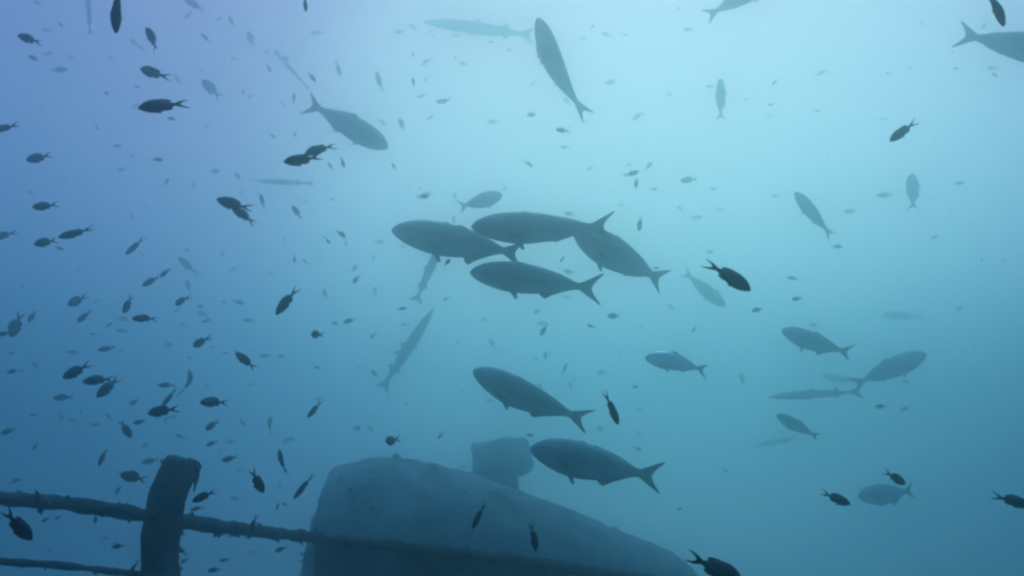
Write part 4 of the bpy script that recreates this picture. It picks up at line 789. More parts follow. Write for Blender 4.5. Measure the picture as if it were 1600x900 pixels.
    ('far', 0.8732, 5.6673, 4.6656, 0.0681, -14.07, 17.38, 16.15, 0.87, 0, 'tiny dim level fish just right of the deep bodied amberjack', 'far fish close to the deep bodied amberjack'),
    ('far', 0.1213, 5.6851, 4.7609, 0.0705, -6.05, 8.42, 3.61, 0.84, 0, 'tiny dim level fish just below the amberjack above the deep bodied one', 'far fish close to the deep bodied amberjack'),
    ('far', 1.0771, 5.3697, 4.2477, 0.0429, -17.95, -1.01, -29.11, 1.09, 0, 'tiny dim level fish above and left of the biggest black damselfish', 'far fish close to the deep bodied amberjack'),
    ('far', 2.3505, 9.0783, 4.8356, 0.1003, -5.38, 44.56, -29.01, 0.9, -0.5, 'tiny barely visible slanting fish below and left of the small amberjack below the flat barracuda', 'far fish close to the deep bodied amberjack'),
    ('far', 1.555, 9.7441, 5.6128, 0.1068, 17.79, -17.94, 156.88, 1.03, 0.5, 'tiny barely visible level fish just right of the slim diving damselfish', 'far fish close to the deep bodied amberjack'),
    ('far', 2.5135, 5.8573, 7.4355, 0.0587, -4.99, -15.68, -6.29, 0.82, -0.5, 'tiny pale level fish just left of the damselfish with a raised thin tail', 'far fish in the brightest water at the upper right'),
    ('far', 1.7782, 4.8567, 6.8984, 0.0466, 4.14, -3.87, 161.97, 0.77, 0.5, 'tiny dim level fish just right of the upright faint amberjack high up', 'far fish in the brightest water at the upper right'),
    ('far', 4.2862, 8.2246, 8.7237, 0.0995, 2.97, 4.53, 1.75, 0.85, 1.0, 'tiny barely visible level fish above and left of the damselfish with a raised thin tail', 'far fish in the brightest water at the upper right'),
    ('far', 2.3208, 6.1832, 7.9208, 0.0864, -12.76, 48.89, 151.43, 0.79, 0, 'tiny pale slanting fish just right of the upright faint amberjack high up', 'far fish in the brightest water at the upper right'),
    ('far', 3.5428, 8.0525, 9.2163, 0.1524, 14.96, -2.8, -34.51, 0.83, 1.0, 'small barely visible level fish just right of the upright faint amberjack high up', 'far fish in the brightest water at the upper right'),
    ('far', 2.5777, 4.0431, 6.6532, 0.0304, -23.96, -0.93, 167.76, 0.86, 0, 'tiny dim level fish below and left of the corner amberjack', 'far fish in the brightest water at the upper right'),
    ('far', 3.8426, 5.5575, 7.5824, 0.0742, -27.26, -64.1, 143.52, 0.78, -0.5, 'tiny pale slanting fish just below the corner amberjack', 'far fish in the brightest water at the upper right'),
    ('far', 4.3543, 7.5837, 8.9767, 0.1041, 2.82, -4.24, 174.47, 0.86, -0.5, 'tiny barely visible level fish just above the damselfish with a raised thin tail', 'far fish in the brightest water at the upper right'),
    ('far', 2.4059, 6.5063, 6.2003, 0.1257, -23.1, -18.57, 140.73, 0.78, 0.5, 'small pale level fish just right of the plump black fork tailed damselfish', 'far fish in the blue water right of the slim amberjack'),
    ('far', 2.6538, 6.1474, 6.3551, 0.0982, 2.25, 12.17, -17.0, 0.91, 0.5, 'small pale level fish below and right of the slim amberjack pointing up left', 'far fish in the blue water right of the slim amberjack'),
    ('far', 3.7446, 6.1453, 6.9232, 0.0952, -11.22, 14.1, -30.33, 0.93, 0.5, 'small pale level fish just right of the upright amberjack near the right edge', 'far fish in the blue water right of the slim amberjack'),
    ('far', 3.8241, 7.5285, 7.4445, 0.1767, -36.06, -4.31, 167.67, 0.92, 0, 'small barely visible level fish just left of the upright amberjack near the right edge', 'far fish in the blue water right of the slim amberjack'),
    ('far', 4.9964, 8.8291, 7.5036, 0.1231, 2.68, 22.42, 152.44, 0.94, -0.5, 'tiny barely visible slanting fish below and right of the upright amberjack near the right edge', 'far fish in the blue water right of the slim amberjack'),
    ('far', 3.84, 8.3567, 7.6184, 0.2211, 9.2, -22.82, 132.44, 0.83, 1.0, 'small barely visible level fish just right of the slim amberjack pointing up left', 'far fish in the blue water right of the slim amberjack'),
    ('far', 5.0882, 8.1886, 6.9741, 0.072, 63.34, -58.44, -110.9, 1.08, 0.5, 'tiny barely visible upright fish above and right of the very faint level amberjack', 'far fish in the blue water right of the slim amberjack'),
    ('far', 1.7967, 4.8332, 5.4984, 0.0684, -8.71, 1.36, 164.95, 1.03, 1.0, 'tiny dim level fish just above the slender tailed amberjack', 'far fish near the climbing amberjack on the right'),
    ('far', 2.2299, 4.8374, 4.82, 0.0728, 10.36, -7.07, 142.69, 1.05, 0, 'small dim level fish just below the climbing amberjack', 'far fish near the climbing amberjack on the right'),
    ('far', 4.2611, 8.653, 5.4391, 0.1754, 11.01, -2.78, 125.41, 0.76, 1.0, 'small barely visible level fish below and right of the climbing amberjack', 'far fish near the climbing amberjack on the right'),
    ('far', 4.1881, 8.4167, 5.6856, 0.1098, -18.86, -12.88, 164.33, 0.77, 0, 'tiny barely visible level fish below and right of the climbing amberjack', 'far fish near the climbing amberjack on the right'),
    ('far', -1.7057, 9.5674, 7.7265, 0.1532, 15.11, 2.15, 10.28, 1.04, 0, 'small barely visible level fish just left of the leading amberjack of the cluster', 'far fish near the climbing amberjack on the right'),
    ('far', -4.4145, 8.9647, 7.345, 0.097, 32.73, 33.91, 27.64, 0.83, 1.0, 'tiny barely visible slanting fish below and right of the pale narrow damselfish', 'far fish near the climbing amberjack on the right'),
    ('far', -4.5444, 6.7692, 8.6083, 0.1046, 34.73, -34.54, 28.63, 0.94, 0.5, 'tiny barely visible level fish below and right of the damselfish in the top left corner', 'far fish near the climbing amberjack on the right'),
    ('far', -1.3706, 9.5245, 7.649, 0.0813, -14.49, 3.85, -178.02, 1.04, 0, 'tiny barely visible level fish below and left of the leading amberjack of the cluster', 'far fish near the climbing amberjack on the right'),
    ('far', 1.102, 9.5867, 6.0378, 0.1567, -12.89, 1.51, 166.19, 0.88, 0, 'small barely visible level fish just above the slim diving damselfish', 'far fish near the climbing amberjack on the right'),
    ('far', -1.5891, 9.1216, 5.2853, 0.1184, 24.54, -42.35, 174.08, 0.98, 0, 'tiny barely visible slanting fish above and left of the head on damselfish over the cabin', 'far fish near the climbing amberjack on the right'),
    ('far', 3.7094, 9.5083, 6.6112, 0.1499, -15.97, 1.49, -172.07, 0.83, 0, 'tiny barely visible level fish just above the slender tailed amberjack', 'far fish near the climbing amberjack on the right'),
    ('far', -3.8473, 7.2397, 8.3131, 0.1043, -26.69, 54.47, -166.1, 0.85, 0, 'tiny barely visible slanting fish just left of the long black damselfish', 'far fish near the climbing amberjack on the right'),
    ('far', -3.3295, 7.431, 8.8607, 0.074, 9.31, -13.63, 2.81, 0.93, 0, 'tiny barely visible level fish above and right of the long black damselfish', 'far fish near the climbing amberjack on the right'),
    ('far', -4.0075, 9.4899, 6.6061, 0.158, -26.98, -13.0, -175.87, 0.86, 1.0, 'small barely visible level fish above and left of the round dark damselfish', 'far fish near the climbing amberjack on the right'),
    ('far', 2.0721, 9.9802, 6.9726, 0.1478, -12.95, -40.0, 171.23, 0.92, 0.5, 'tiny barely visible slanting fish below and left of the faint diving amberjack', 'far fish near the climbing amberjack on the right'),
    ('far', -4.3293, 8.6523, 6.0762, 0.0734, 9.0, -50.08, 9.97, 1.06, 0, 'tiny barely visible slanting fish just right of the dim damselfish above the trio', 'far fish near the climbing amberjack on the right'),
    ('far', -0.0906, 8.6527, 8.0413, 0.0947, 20.7, -39.14, -4.89, 1.08, 0, 'tiny barely visible slanting fish above and right of the stubby amberjack', 'far fish near the climbing amberjack on the right'),
    ('far', 2.7562, 8.2865, 9.022, 0.0773, 1.97, -2.87, -174.97, 0.96, 0.5, 'tiny barely visible level fish just right of the upright faint amberjack high up', 'far fish near the climbing amberjack on the right'),
    ('far', -2.7868, 7.5095, 8.5821, 0.0912, -14.19, 40.72, 168.85, 0.99, 0, 'tiny barely visible slanting fish above and left of the black pair under the upper amberjack', 'far fish near the climbing amberjack on the right'),
    ('far', -3.9794, 9.0007, 5.3893, 0.0712, 15.66, 37.21, 19.76, 0.99, 0, 'tiny barely visible slanting fish below and left of the damselfish carrying a narrow one', 'far fish near the climbing amberjack on the right'),
    ('far', -0.6126, 7.5406, 9.085, 0.0702, -60.9, -37.27, -105.45, 0.78, 1.0, 'tiny barely visible upright fish below and left of the long top barracuda', 'far fish near the climbing amberjack on the right'),
    ('far', -4.2785, 7.9729, 9.4965, 0.1185, -29.2, -32.24, -144.11, 0.86, -0.5, 'tiny barely visible slanting fish below and left of the head up damselfish at upper left', 'far fish near the climbing amberjack on the right'),
    ('far', -4.7095, 8.7264, 6.6825, 0.0834, -25.79, 48.66, -161.82, 0.99, 1.0, 'tiny barely visible slanting fish just right of the ragged blurred damselfish', 'far fish near the climbing amberjack on the right'),
    ('far', 0.6313, 8.4659, 8.4891, 0.1269, -26.92, -4.18, 169.9, 0.88, 0, 'tiny barely visible level fish just below the steep narrow amberjack', 'far fish near the climbing amberjack on the right'),
    ('far', -0.7475, 9.6641, 8.3941, 0.1539, -43.11, -39.34, -101.62, 0.79, 0, 'tiny barely visible upright fish just left of the stubby amberjack', 'far fish near the climbing amberjack on the right'),
    ('far', -2.105, 9.4935, 7.689, 0.1305, 46.11, 39.69, 80.36, 0.87, -0.5, 'tiny barely visible upright fish just left of the leading amberjack of the cluster', 'far fish near the climbing amberjack on the right'),
    ('far', 1.3628, 8.3495, 9.9555, 0.1147, 3.83, -0.23, 4.1, 0.81, 0, 'tiny barely visible level fish just left of the amberjack tail at the top edge', 'far fish near the climbing amberjack on the right'),
    ('far', -4.0305, 8.553, 4.0562, 0.1047, -16.23, 0.5, 44.47, 0.97, 0, 'tiny barely visible level fish just left of the foot of the bent post', 'far fish near the climbing amberjack on the right'),
    ('far', -1.0685, 9.445, 8.3393, 0.157, -13.79, 3.59, 177.15, 1.09, 0, 'small barely visible level fish just above the leading amberjack of the cluster', 'far fish near the climbing amberjack on the right'),
    ('far', -1.9579, 9.5083, 7.351, 0.1522, -30.09, 27.56, 154.73, 0.84, 0.5, 'tiny barely visible slanting fish just left of the half hidden barracuda', 'far fish near the climbing amberjack on the right'),
    ('far', -3.1893, 7.4144, 9.4843, 0.0919, 48.34, -22.25, -25.72, 1.05, -0.5, 'tiny barely visible slanting fish just right of the head up damselfish at upper left', 'far fish near the climbing amberjack on the right'),
    ('far', -3.4122, 8.9184, 5.7497, 0.0844, -32.07, 41.96, 177.37, 1.04, -0.5, 'tiny barely visible slanting fish just right of the boomerang shaped damselfish', 'far fish near the climbing amberjack on the right'),
    ('far', -2.633, 7.4474, 9.0941, 0.0996, -5.7, 21.1, 176.02, 0.89, 1.0, 'tiny barely visible level fish just above the black pair under the upper amberjack', 'far fish near the climbing amberjack on the right'),
    ('far', 4.138, 9.0572, 5.5281, 0.0897, 4.56, 39.17, 16.43, 0.9, 0, 'tiny barely visible slanting fish just below the climbing amberjack', 'far fish near the climbing amberjack on the right'),
    ('far', -3.6666, 9.3466, 3.8934, 0.0893, 12.05, -4.98, -162.26, 1.06, 0, 'tiny barely visible level fish below and right of the foot of the bent post', 'far fish near the climbing amberjack on the right'),
    ('far', -0.0315, 9.9778, 5.2963, 0.1685, -8.45, 16.26, 170.81, 0.82, 0.5, 'small barely visible level fish just above the wreck vent', 'far fish near the climbing amberjack on the right'),
    ('far', -3.6761, 8.4482, 8.0024, 0.1199, 36.86, 39.85, 81.82, 0.81, -0.5, 'tiny barely visible upright fish above and left of the overlapping damselfish pair', 'far fish near the climbing amberjack on the right'),
    ('far', 3.3534, 9.3152, 8.2531, 0.1291, -8.77, -4.37, 161.03, 1.03, 0, 'tiny barely visible level fish above and left of the slim amberjack pointing up left', 'far fish near the climbing amberjack on the right'),
    ('far', 0.6581, 8.6786, 7.0121, 0.1404, -35.35, -14.03, 171.58, 1.05, 0, 'small barely visible level fish just right of the lowest amberjack of the cluster', 'far fish near the climbing amberjack on the right'),
    ('far', -0.7095, 9.0574, 7.8118, 0.1254, -54.97, -40.05, -100.17, 0.94, 0, 'tiny barely visible upright fish below and left of the stubby amberjack', 'far fish near the climbing amberjack on the right'),
    ('far', -3.0833, 8.8051, 6.1128, 0.0792, 14.41, 3.29, -145.62, 1.06, -0.5, 'tiny barely visible level fish above and left of the damselfish slanting to its tail', 'far fish near the climbing amberjack on the right'),
    ('far', -2.6281, 9.3329, 4.703, 0.1135, -44.58, 64.78, -36.87, 0.89, 0.5, 'tiny barely visible upright fish just below the thin damselfish beside the cabin', 'far fish near the climbing amberjack on the right'),
    ('far', -3.0656, 10.035, 3.9574, 0.1716, -6.75, 10.34, -134.37, 0.89, 0.5, 'small barely visible level fish just below the plump diving damselfish', 'far fish near the climbing amberjack on the right'),
    ('far', -4.1054, 8.568, 4.7625, 0.0686, 2.21, 3.58, 19.04, 1.0, 0.5, 'tiny barely visible level fish just left of the ragged damselfish beside the bent post', 'far fish near the climbing amberjack on the right'),
    ('far', -2.9326, 8.9432, 5.7618, 0.1021, -13.64, -4.54, -171.82, 0.77, 0, 'tiny barely visible level fish just below the damselfish slanting to its tail', 'far fish near the climbing amberjack on the right'),
    ('far', -0.6806, 9.778, 6.453, 0.081, -0.37, -2.12, -3.09, 0.94, 0, 'tiny barely visible level fish just right of the long hanging barracuda', 'far fish near the climbing amberjack on the right'),
    ('far', -3.367, 7.0489, 9.2452, 0.1341, 28.38, -48.12, -9.69, 0.75, -0.5, 'small barely visible slanting fish above and right of the head up damselfish at upper left', 'far fish near the climbing amberjack on the right'),
    ('far', -0.2881, 9.2204, 7.266, 0.1133, -27.37, -34.56, -163.26, 0.86, 0, 'tiny barely visible slanting fish just left of the lowest amberjack of the cluster', 'far fish near the climbing amberjack on the right'),
    ('far', -4.4769, 6.6072, 8.7634, 0.1111, 4.62, 18.34, -139.03, 1.03, 0, 'small barely visible level fish above and right of the damselfish in the top left corner', 'far fish near the climbing amberjack on the right'),
    ('far', -4.2133, 7.3028, 8.9246, 0.084, -26.0, 1.06, -169.0, 0.8, -0.5, 'tiny barely visible level fish just below the black edge on damselfish at the top edge', 'far fish near the climbing amberjack on the right'),
    ('far', -2.0386, 8.3128, 8.6568, 0.1583, 4.81, -49.56, 22.31, 0.93, 0.5, 'small barely visible slanting fish just left of the upper amberjack heading down right', 'far fish near the climbing amberjack on the right'),
    ('far', -3.9654, 7.7474, 7.2894, 0.0985, -9.98, -71.07, -132.04, 0.9, 0.5, 'tiny barely visible upright fish just above the pale narrow damselfish', 'far fish near the climbing amberjack on the right'),
    ('far', -1.0309, 8.0556, 8.9236, 0.119, -21.37, 22.65, -167.37, 0.91, 0.5, 'tiny barely visible level fish just right of the upper amberjack heading down right', 'far fish near the climbing amberjack on the right'),
    ('far', -4.8989, 8.7299, 5.3753, 0.1262, 36.61, 65.29, 74.65, 1.01, 0, 'tiny barely visible upright fish just below the faint broad damselfish', 'far fish near the climbing amberjack on the right'),
    ('far', 2.5867, 9.1789, 8.0002, 0.1308, 0.24, -1.83, -170.26, 0.79, 0.5, 'tiny barely visible level fish just above the plump black fork tailed damselfish', 'far fish near the climbing amberjack on the right'),
    ('far', -2.8656, 8.795, 9.2848, 0.1282, 23.51, 42.23, 11.6, 0.84, 1.0, 'tiny barely visible slanting fish just left of the upper amberjack heading down right', 'far fish near the climbing amberjack on the right'),
    ('far', -4.6571, 8.1808, 4.4016, 0.1157, 1.43, -25.02, 43.55, 0.76, 1.0, 'small barely visible level fish just left of the top rail', 'far fish near the climbing amberjack on the right'),
    ('far', -3.732, 8.6099, 7.2438, 0.0984, 43.43, -32.53, -12.02, 1.06, 0.5, 'tiny barely visible slanting fish above and right of the small faint pair left of centre', 'far fish near the climbing amberjack on the right'),
    ('far', 5.1888, 7.9704, 6.8948, 0.0644, 9.53, 18.25, 167.15, 1.03, 0, 'tiny barely visible level fish below and right of the upright amberjack near the right edge', 'far fish near the climbing amberjack on the right'),
    ('far', -3.7133, 8.821, 5.3826, 0.1191, -6.71, 16.19, -133.41, 0.9, -0.5, 'tiny barely visible level fish below and right of the damselfish carrying a narrow one', 'far fish near the climbing amberjack on the right'),
    ('far', 2.5103, 8.6397, 5.7514, 0.1464, -21.3, -78.42, -146.83, 0.94, 0, 'small barely visible upright fish just right of the silver amberjack', 'far fish near the climbing amberjack on the right'),
    ('far', -1.7986, 10.0576, 7.2061, 0.1632, -34.31, -76.6, -144.57, 0.99, 0, 'small barely visible upright fish just left of the half hidden barracuda', 'far fish near the climbing amberjack on the right'),
    ('far', -5.0711, 8.8805, 7.1138, 0.0865, 14.53, -45.32, 3.09, 0.81, 0, 'tiny barely visible slanting fish just above the ragged blurred damselfish', 'far fish near the climbing amberjack on the right'),
    ('far', -3.8535, 6.6835, 8.9807, 0.1084, 48.31, 9.27, 58.92, 0.86, 0, 'small barely visible slanting fish touching the black edge on damselfish at the top edge', 'far fish near the climbing amberjack on the right'),
    ('far', -2.132, 8.8374, 5.5905, 0.1249, -17.43, 15.27, 166.14, 0.8, 0, 'tiny barely visible level fish just above the damselfish with the curled tail', 'far fish near the climbing amberjack on the right'),
    ('far', 4.7803, 8.2228, 6.4492, 0.0993, -3.71, 29.05, 136.79, 1.08, -0.5, 'tiny barely visible slanting fish just right of the very faint level amberjack', 'far fish near the climbing amberjack on the right'),
    ('far', 0.3924, 9.9053, 6.7456, 0.1559, 11.71, 1.49, 173.48, 1.08, 0, 'small barely visible level fish just below the lowest amberjack of the cluster', 'far fish near the climbing amberjack on the right'),
    ('far', 0.2595, 8.6186, 9.4381, 0.0935, -21.37, 46.27, 177.69, 0.83, 1.0, 'tiny barely visible slanting fish below and left of the steep narrow amberjack', 'far fish near the climbing amberjack on the right'),
    ('far', 4.8586, 7.0403, 8.6276, 0.1137, -3.56, -18.14, 145.07, 0.99, -0.5, 'small barely visible level fish just below the corner amberjack', 'far fish near the climbing amberjack on the right'),
    ('far', 4.7829, 6.9091, 9.0418, 0.0998, -39.91, 20.35, 117.04, 0.87, 0, 'tiny barely visible slanting fish just above the corner amberjack', 'far fish near the climbing amberjack on the right'),
    ('far', -4.0336, 9.3271, 6.7619, 0.1271, 2.24, 49.22, -153.3, 0.78, 0, 'tiny barely visible slanting fish just below the round damselfish seen from behind', 'far fish near the climbing amberjack on the right'),
    ('far', 1.4762, 8.3283, 8.8255, 0.1779, -8.3, 9.32, 127.75, 0.98, -0.5, 'small barely visible slanting fish just left of the upright faint amberjack high up', 'far fish near the climbing amberjack on the right'),
    ('far', -0.9486, 7.7431, 8.9424, 0.1013, -9.06, 6.54, 158.12, 0.77, 1.0, 'tiny barely visible level fish below and left of the long top barracuda', 'far fish near the climbing amberjack on the right'),
    ('far', -4.8396, 7.7198, 4.8291, 0.0624, 8.44, -35.87, -119.27, 1.1, -0.5, 'tiny barely visible slanting fish above and left of the top rail', 'far fish near the climbing amberjack on the right'),
    ('far', -0.9403, 7.9896, 9.7425, 0.0778, -13.81, 12.98, -163.31, 0.82, 1.0, 'tiny barely visible level fish just left of the long top barracuda', 'far fish near the climbing amberjack on the right'),
    ('far', -4.7501, 7.8652, 5.7433, 0.1141, -28.19, -34.41, -141.27, 1.03, 1.0, 'small barely visible slanting fish above and left of the faint broad damselfish', 'far fish near the climbing amberjack on the right'),
    ('far', 0.9283, 8.8404, 9.0415, 0.091, -36.44, -0.82, -170.53, 0.76, 0, 'tiny barely visible level fish below and right of the steep narrow amberjack', 'far fish near the climbing amberjack on the right'),
    ('far', 0.8094, 10.4411, 6.1337, 0.0958, 35.59, 40.02, 22.76, 0.94, 1.0, 'tiny barely visible slanting fish just right of the amberjack above the deep bodied one', 'far fish near the climbing amberjack on the right'),
    ('far', 3.1219, 8.6098, 8.9886, 0.0949, -3.45, -38.5, -170.93, 0.8, 0, 'tiny barely visible slanting fish just right of the upright faint amberjack high up', 'far fish near the climbing amberjack on the right'),
    ('far', -1.1485, 9.5957, 6.4396, 0.1109, -21.03, -52.77, -114.83, 0.77, 0.5, 'tiny barely visible upright fish above and right of the long hanging barracuda', 'far fish near the climbing amberjack on the right'),
    ('far', -1.0079, 8.1617, 9.4515, 0.1656, -37.88, 47.07, -172.28, 0.8, 1.0, 'small barely visible slanting fish below and left of the long top barracuda', 'far fish near the climbing amberjack on the right'),
    ('far', -3.1611, 8.6007, 7.976, 0.0847, -28.03, 50.32, -168.81, 0.83, -0.5, 'tiny barely visible slanting fish just above the overlapping damselfish pair', 'far fish near the climbing amberjack on the right'),
    ('far', -2.9222, 8.8108, 4.5048, 0.1207, -1.16, -2.64, -177.48, 0.89, -0.5, 'tiny barely visible level fish below and left of the thin damselfish beside the cabin', 'far fish near the climbing amberjack on the right'),
    ('far', -2.0838, 9.1934, 8.9204, 0.0812, -10.79, -24.23, -138.18, 0.78, 0, 'tiny barely visible slanting fish just below the upper amberjack heading down right', 'far fish near the climbing amberjack on the right'),
    ('far', -4.0606, 8.0503, 6.2797, 0.1285, 4.99, -2.92, 32.33, 1.08, 1.0, 'small barely visible level fish just below the head down damselfish at left', 'far fish near the climbing amberjack on the right'),
    ('far', -0.6486, 8.0905, 9.7531, 0.1098, -14.21, -14.1, -175.32, 0.84, 1.0, 'tiny barely visible level fish just left of the steep narrow amberjack', 'far fish near the climbing amberjack on the right'),
    ('far', -2.5406, 9.4178, 5.2088, 0.1153, -20.18, -8.96, -173.99, 0.77, -0.5, 'tiny barely visible level fish above and right of the thin damselfish beside the cabin', 'far fish near the climbing amberjack on the right'),
    ('far', -2.6493, 8.3445, 6.8812, 0.0832, 7.97, 10.29, 167.32, 1.0, -0.5, 'tiny barely visible level fish above and left of the damselfish with the thread thin tail', 'far fish near the climbing amberjack on the right'),
    ('far', -1.8072, 9.3222, 6.0431, 0.0899, -29.42, -7.38, 169.97, 0.89, 0, 'tiny barely visible level fish just left of the long hanging barracuda', 'far fish near the climbing amberjack on the right'),
    ('far', 2.2042, 8.0236, 7.7475, 0.0956, 3.43, -17.68, 140.26, 1.04, 0, 'tiny barely visible level fish just below the upright faint amberjack high up', 'far fish near the climbing amberjack on the right'),
    ('far', 2.1639, 9.9297, 6.1352, 0.1292, 30.36, -13.62, -31.66, 0.77, 0, 'tiny barely visible level fish below and right of the silver amberjack', 'far fish near the climbing amberjack on the right'),
    ('far', 2.2197, 7.8561, 8.9242, 0.1072, -6.35, -14.46, 150.02, 0.89, 0, 'tiny barely visible level fish above and left of the upright faint amberjack high up', 'far fish near the climbing amberjack on the right'),
    ('far', -1.4176, 9.8699, 6.3601, 0.1537, 6.52, 18.71, 172.77, 0.8, 0, 'small barely visible level fish just left of the long hanging barracuda', 'far fish near the climbing amberjack on the right'),
    ('far', -4.0382, 7.725, 7.9972, 0.1048, -6.18, 47.51, 174.81, 0.78, 1.0, 'tiny barely visible slanting fish below and left of the long black damselfish', 'far fish near the climbing amberjack on the right'),
    ('far', -4.9427, 7.5608, 7.4808, 0.09, -19.19, -24.09, -115.27, 1.04, -0.5, 'tiny barely visible slanting fish above and left of the damselfish over the touching pair', 'far fish near the climbing amberjack on the right'),
    ('far', -2.3823, 8.5554, 7.8333, 0.0742, -48.56, -56.49, -108.36, 0.9, -0.5, 'tiny barely visible upright fish below and right of the thin level barracuda', 'far fish near the climbing amberjack on the right'),
    ('far', -0.0149, 8.03, 9.5185, 0.0942, -43.12, 8.05, -169.19, 1.04, -0.5, 'tiny barely visible level fish below and right of the long top barracuda', 'far fish near the climbing amberjack on the right'),
    ('far', 0.663, 9.2454, 6.8824, 0.1145, -30.65, -10.61, -167.95, 0.79, 1.0, 'tiny barely visible level fish below and right of the lowest amberjack of the cluster', 'far fish near the climbing amberjack on the right'),
    ('far', -3.2478, 7.5671, 8.2695, 0.0772, 40.74, 28.37, 33.37, 0.92, 0, 'tiny barely visible slanting fish below and right of the long black damselfish', 'far fish near the climbing amberjack on the right'),
    ('far', -0.2877, 8.9383, 8.0895, 0.1531, -13.73, -4.14, 167.44, 0.93, 0.5, 'small barely visible level fish above and right of the stubby amberjack', 'far fish near the climbing amberjack on the right'),
    ('far', 1.1201, 8.1142, 9.7877, 0.1278, -28.79, -18.3, 177.73, 1.04, 0, 'tiny barely visible level fish just right of the long top barracuda', 'far fish near the climbing amberjack on the right'),
    ('far', -0.2373, 7.9779, 9.5862, 0.0956, -24.25, -11.77, 168.79, 0.88, 0.5, 'tiny barely visible level fish just above the stubby amberjack', 'far fish near the climbing amberjack on the right'),
    ('far', 1.4056, 8.7651, 8.4153, 0.0954, 22.29, 14.23, 6.36, 0.87, 0, 'tiny barely visible level fish above and right of the top amberjack of the cluster', 'far fish near the climbing amberjack on the right'),
    ('far', 1.8746, 8.2411, 7.607, 0.1055, -19.5, -50.21, 177.48, 0.9, 0, 'tiny barely visible slanting fish above and right of the right end amberjack of the cluster', 'far fish near the climbing amberjack on the right'),
    ('far', -3.5315, 9.0553, 6.541, 0.1252, -18.25, -42.75, -161.07, 0.83, -0.5, 'tiny barely visible slanting fish just above the round dark damselfish', 'far fish near the climbing amberjack on the right'),
    ('far', -3.4694, 8.1861, 6.6742, 0.1671, -40.04, -38.42, -92.74, 0.95, 0, 'small barely visible upright fish above and right of the round damselfish seen from behind', 'far fish near the climbing amberjack on the right'),
    ('far', -1.1202, 7.774, 9.6388, 0.1374, 0.69, -37.99, -176.32, 0.84, -0.5, 'tiny barely visible slanting fish just left of the long top barracuda', 'far fish near the climbing amberjack on the right'),
    ('far', -3.4857, 10.0965, 5.2723, 0.1589, -24.67, 12.97, -166.28, 0.95, 0, 'small barely visible level fish below and right of the damselfish with the raised fin', 'far fish near the climbing amberjack on the right'),
    ('far', 0.5665, 9.0012, 9.6701, 0.114, -19.28, 17.32, 140.71, 0.79, 0, 'tiny barely visible slanting fish just below the steep narrow amberjack', 'far fish near the climbing amberjack on the right'),
    ('far', 1.4983, 8.9557, 6.4365, 0.0822, 13.19, -18.64, 167.42, 0.84, 0, 'tiny barely visible level fish above and left of the silver amberjack', 'far fish near the climbing amberjack on the right'),
    ('far', 0.9929, 9.0183, 5.2779, 0.1147, -10.43, -9.12, -157.96, 1.04, 0, 'tiny barely visible level fish below and left of the slim diving damselfish', 'far fish near the climbing amberjack on the right'),
    ('far', -0.9187, 8.046, 8.6374, 0.1011, -3.45, 27.36, -169.92, 1.02, 1.0, 'tiny barely visible level fish above and left of the stubby amberjack', 'far fish near the climbing amberjack on the right'),
    ('far', 3.8042, 7.0346, 8.5569, 0.0893, -6.49, -9.85, 174.56, 0.87, 0, 'tiny barely visible level fish just left of the corner amberjack', 'far fish near the climbing amberjack on the right'),
    ('far', 0.7057, 8.8565, 8.9703, 0.0786, -43.14, 35.76, 155.13, 0.79, 1.0, 'tiny barely visible slanting fish just above the top amberjack of the cluster', 'far fish near the climbing amberjack on the right'),
    ('far', -2.3073, 9.2435, 7.668, 0.1082, 1.45, 31.66, -145.27, 0.82, -0.5, 'tiny barely visible level fish below and right of the thin level barracuda', 'far fish near the climbing amberjack on the right'),
    ('far', 1.9937, 7.699, 9.5589, 0.1338, -45.35, -1.03, 171.36, 0.95, 0.5, 'small barely visible level fish below and left of the amberjack tail at the top edge', 'far fish near the climbing amberjack on the right'),
    ('far', -5.074, 7.6634, 8.5498, 0.0686, -25.71, 52.83, -160.04, 0.78, 0, 'tiny barely visible slanting fish above and right of the damselfish entering at the left edge', 'far fish near the climbing amberjack on the right'),
    ('far', 1.5615, 9.9208, 5.3589, 0.106, -16.51, -14.09, -173.91, 0.82, 0.5, 'tiny barely visible level fish below and right of the slim diving damselfish', 'far fish near the climbing amberjack on the right'),
    ('far', 1.7777, 7.1616, 9.4329, 0.0674, -8.71, -8.32, 177.37, 0.84, 0, 'tiny barely visible level fish just above the upright faint amberjack high up', 'far fish near the climbing amberjack on the right'),
    ('far', 2.2975, 8.6943, 7.2677, 0.1159, -22.38, 21.22, -174.01, 0.96, -0.5, 'tiny barely visible level fish above and left of the plump black fork tailed damselfish', 'far fish near the climbing amberjack on the right'),
    ('far', 0.717, 9.2064, 9.551, 0.1473, 7.39, -48.53, 167.1, 1.02, -0.5, 'tiny barely visible slanting fish below and right of the long top barracuda', 'far fish near the climbing amberjack on the right'),
    ('far', -4.1918, 9.4861, 6.3558, 0.1728, 21.38, -15.37, 50.49, 0.89, -0.5, 'small barely visible level fish below and right of the slim level damselfish', 'far fish near the climbing amberjack on the right'),
    ('far', 2.3404, 8.7112, 6.7311, 0.1543, -24.54, -71.06, -132.95, 1.09, -0.5, 'small barely visible upright fish below and right of the faint diving amberjack', 'far fish near the climbing amberjack on the right'),
    ('far', 2.4184, 8.131, 8.8524, 0.1132, -5.26, 0.74, 175.01, 1.06, -0.5, 'tiny barely visible level fish just below the amberjack tail at the top edge', 'far fish near the climbing amberjack on the right'),
    ('far', -3.3006, 8.5763, 4.2752, 0.095, -5.27, 43.66, -179.74, 1.08, 0, 'tiny barely visible slanting fish above and right of the foot of the bent post', 'far fish near the climbing amberjack on the right'),
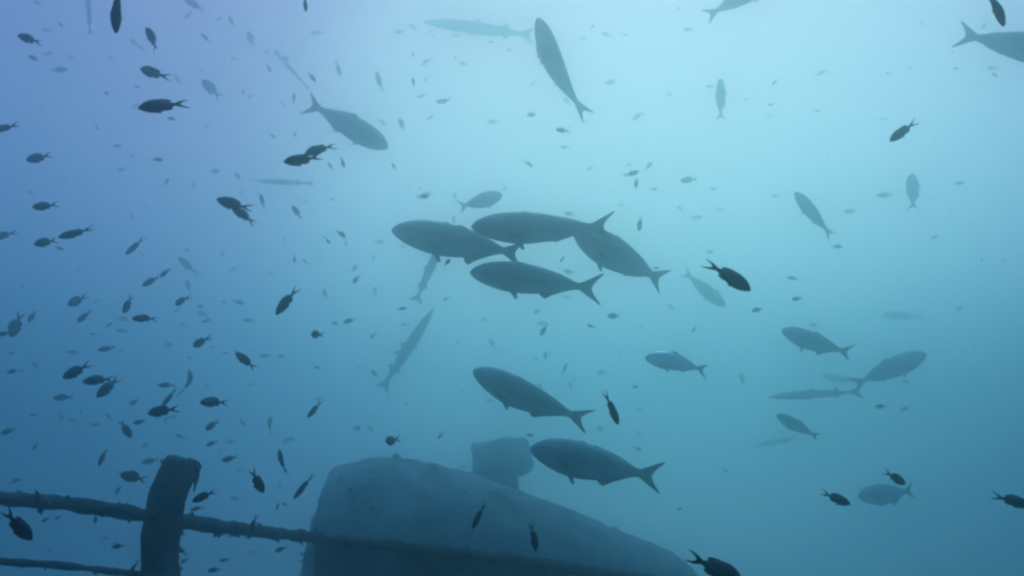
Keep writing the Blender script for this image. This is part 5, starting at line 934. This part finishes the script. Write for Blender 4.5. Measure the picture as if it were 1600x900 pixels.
    ('far', 1.4441, 8.4164, 8.0439, 0.1061, -20.37, 22.16, -173.26, 0.81, 0, 'tiny barely visible level fish below and left of the upright faint amberjack high up', 'far fish near the climbing amberjack on the right'),
    ('far', -1.326, 9.6828, 6.6674, 0.1337, -9.56, 2.33, -167.1, 0.77, 0, 'tiny barely visible level fish just above the long hanging barracuda', 'far fish near the climbing amberjack on the right'),
    ('far', 1.9278, 8.6649, 9.314, 0.1066, 19.67, -1.69, -32.6, 0.99, -0.5, 'tiny barely visible level fish just left of the upright faint amberjack high up', 'far fish near the climbing amberjack on the right'),
    ('far', -2.3846, 7.8682, 9.4242, 0.0778, -2.32, -14.71, -138.8, 0.77, 0, 'tiny barely visible slanting fish above and left of the upper amberjack heading down right', 'far fish near the climbing amberjack on the right'),
    ('far', 4.5889, 7.626, 9.5818, 0.089, -24.65, -39.54, -159.11, 0.88, 0, 'tiny barely visible slanting fish just left of the corner amberjack', 'far fish near the climbing amberjack on the right'),
    ('far', -4.7813, 8.7993, 5.3303, 0.1203, 16.97, -9.72, -148.58, 0.88, -0.5, 'small barely visible level fish just below the faint broad damselfish', 'far fish near the climbing amberjack on the right'),
    ('far', -3.662, 8.4981, 9.247, 0.1028, 17.93, 26.47, 87.65, 0.87, 0, 'tiny barely visible upright fish just right of the long black damselfish', 'far fish near the climbing amberjack on the right'),
    ('far', 0.6728, 8.5669, 7.6853, 0.1332, -25.5, -1.16, -176.24, 1.06, 0, 'tiny barely visible level fish above and right of the lowest amberjack of the cluster', 'far fish near the climbing amberjack on the right'),
    ('far', -1.4073, 8.6094, 10.188, 0.1728, 5.49, 31.24, -157.03, 1.08, 0, 'small barely visible level fish just left of the long top barracuda', 'far fish near the climbing amberjack on the right'),
]
for row in FISH:
    add_fish(row)

# ------------------------------------------------------------------ fine matter hanging in the water
def drifting_specks():
    rng = random.Random(31); vs, fs = [], []
    for k in range(900):
        d = rng.uniform(1.6, 7.0); a = rng.uniform(-.85, .85); e = rng.uniform(-.1, .75)
        c = Vector((d * math.sin(a) * math.cos(e), d * math.cos(a) * math.cos(e), CAM_Z + d * math.sin(e)))
        s = rng.uniform(.0008, .0022)
        b = len(vs)
        for q in ((1, 0, 0), (-1, 0, 0), (0, 1, 0), (0, -1, 0), (0, 0, 1), (0, 0, -1)):
            vs.append(c + Vector(q) * s * rng.uniform(.5, 1.4))
        for f in ((0, 2, 4), (2, 1, 4), (1, 3, 4), (3, 0, 4), (2, 0, 5), (1, 2, 5), (3, 1, 5), (0, 3, 5)): fs.append(tuple(b + i for i in f))
    o = new_obj('drifting_specks', mesh('drifting_specks', vs, fs, M['speck']))
    o['kind'] = 'stuff'; o['label'] = 'fine pale specks of matter drifting all through the water'
drifting_specks()
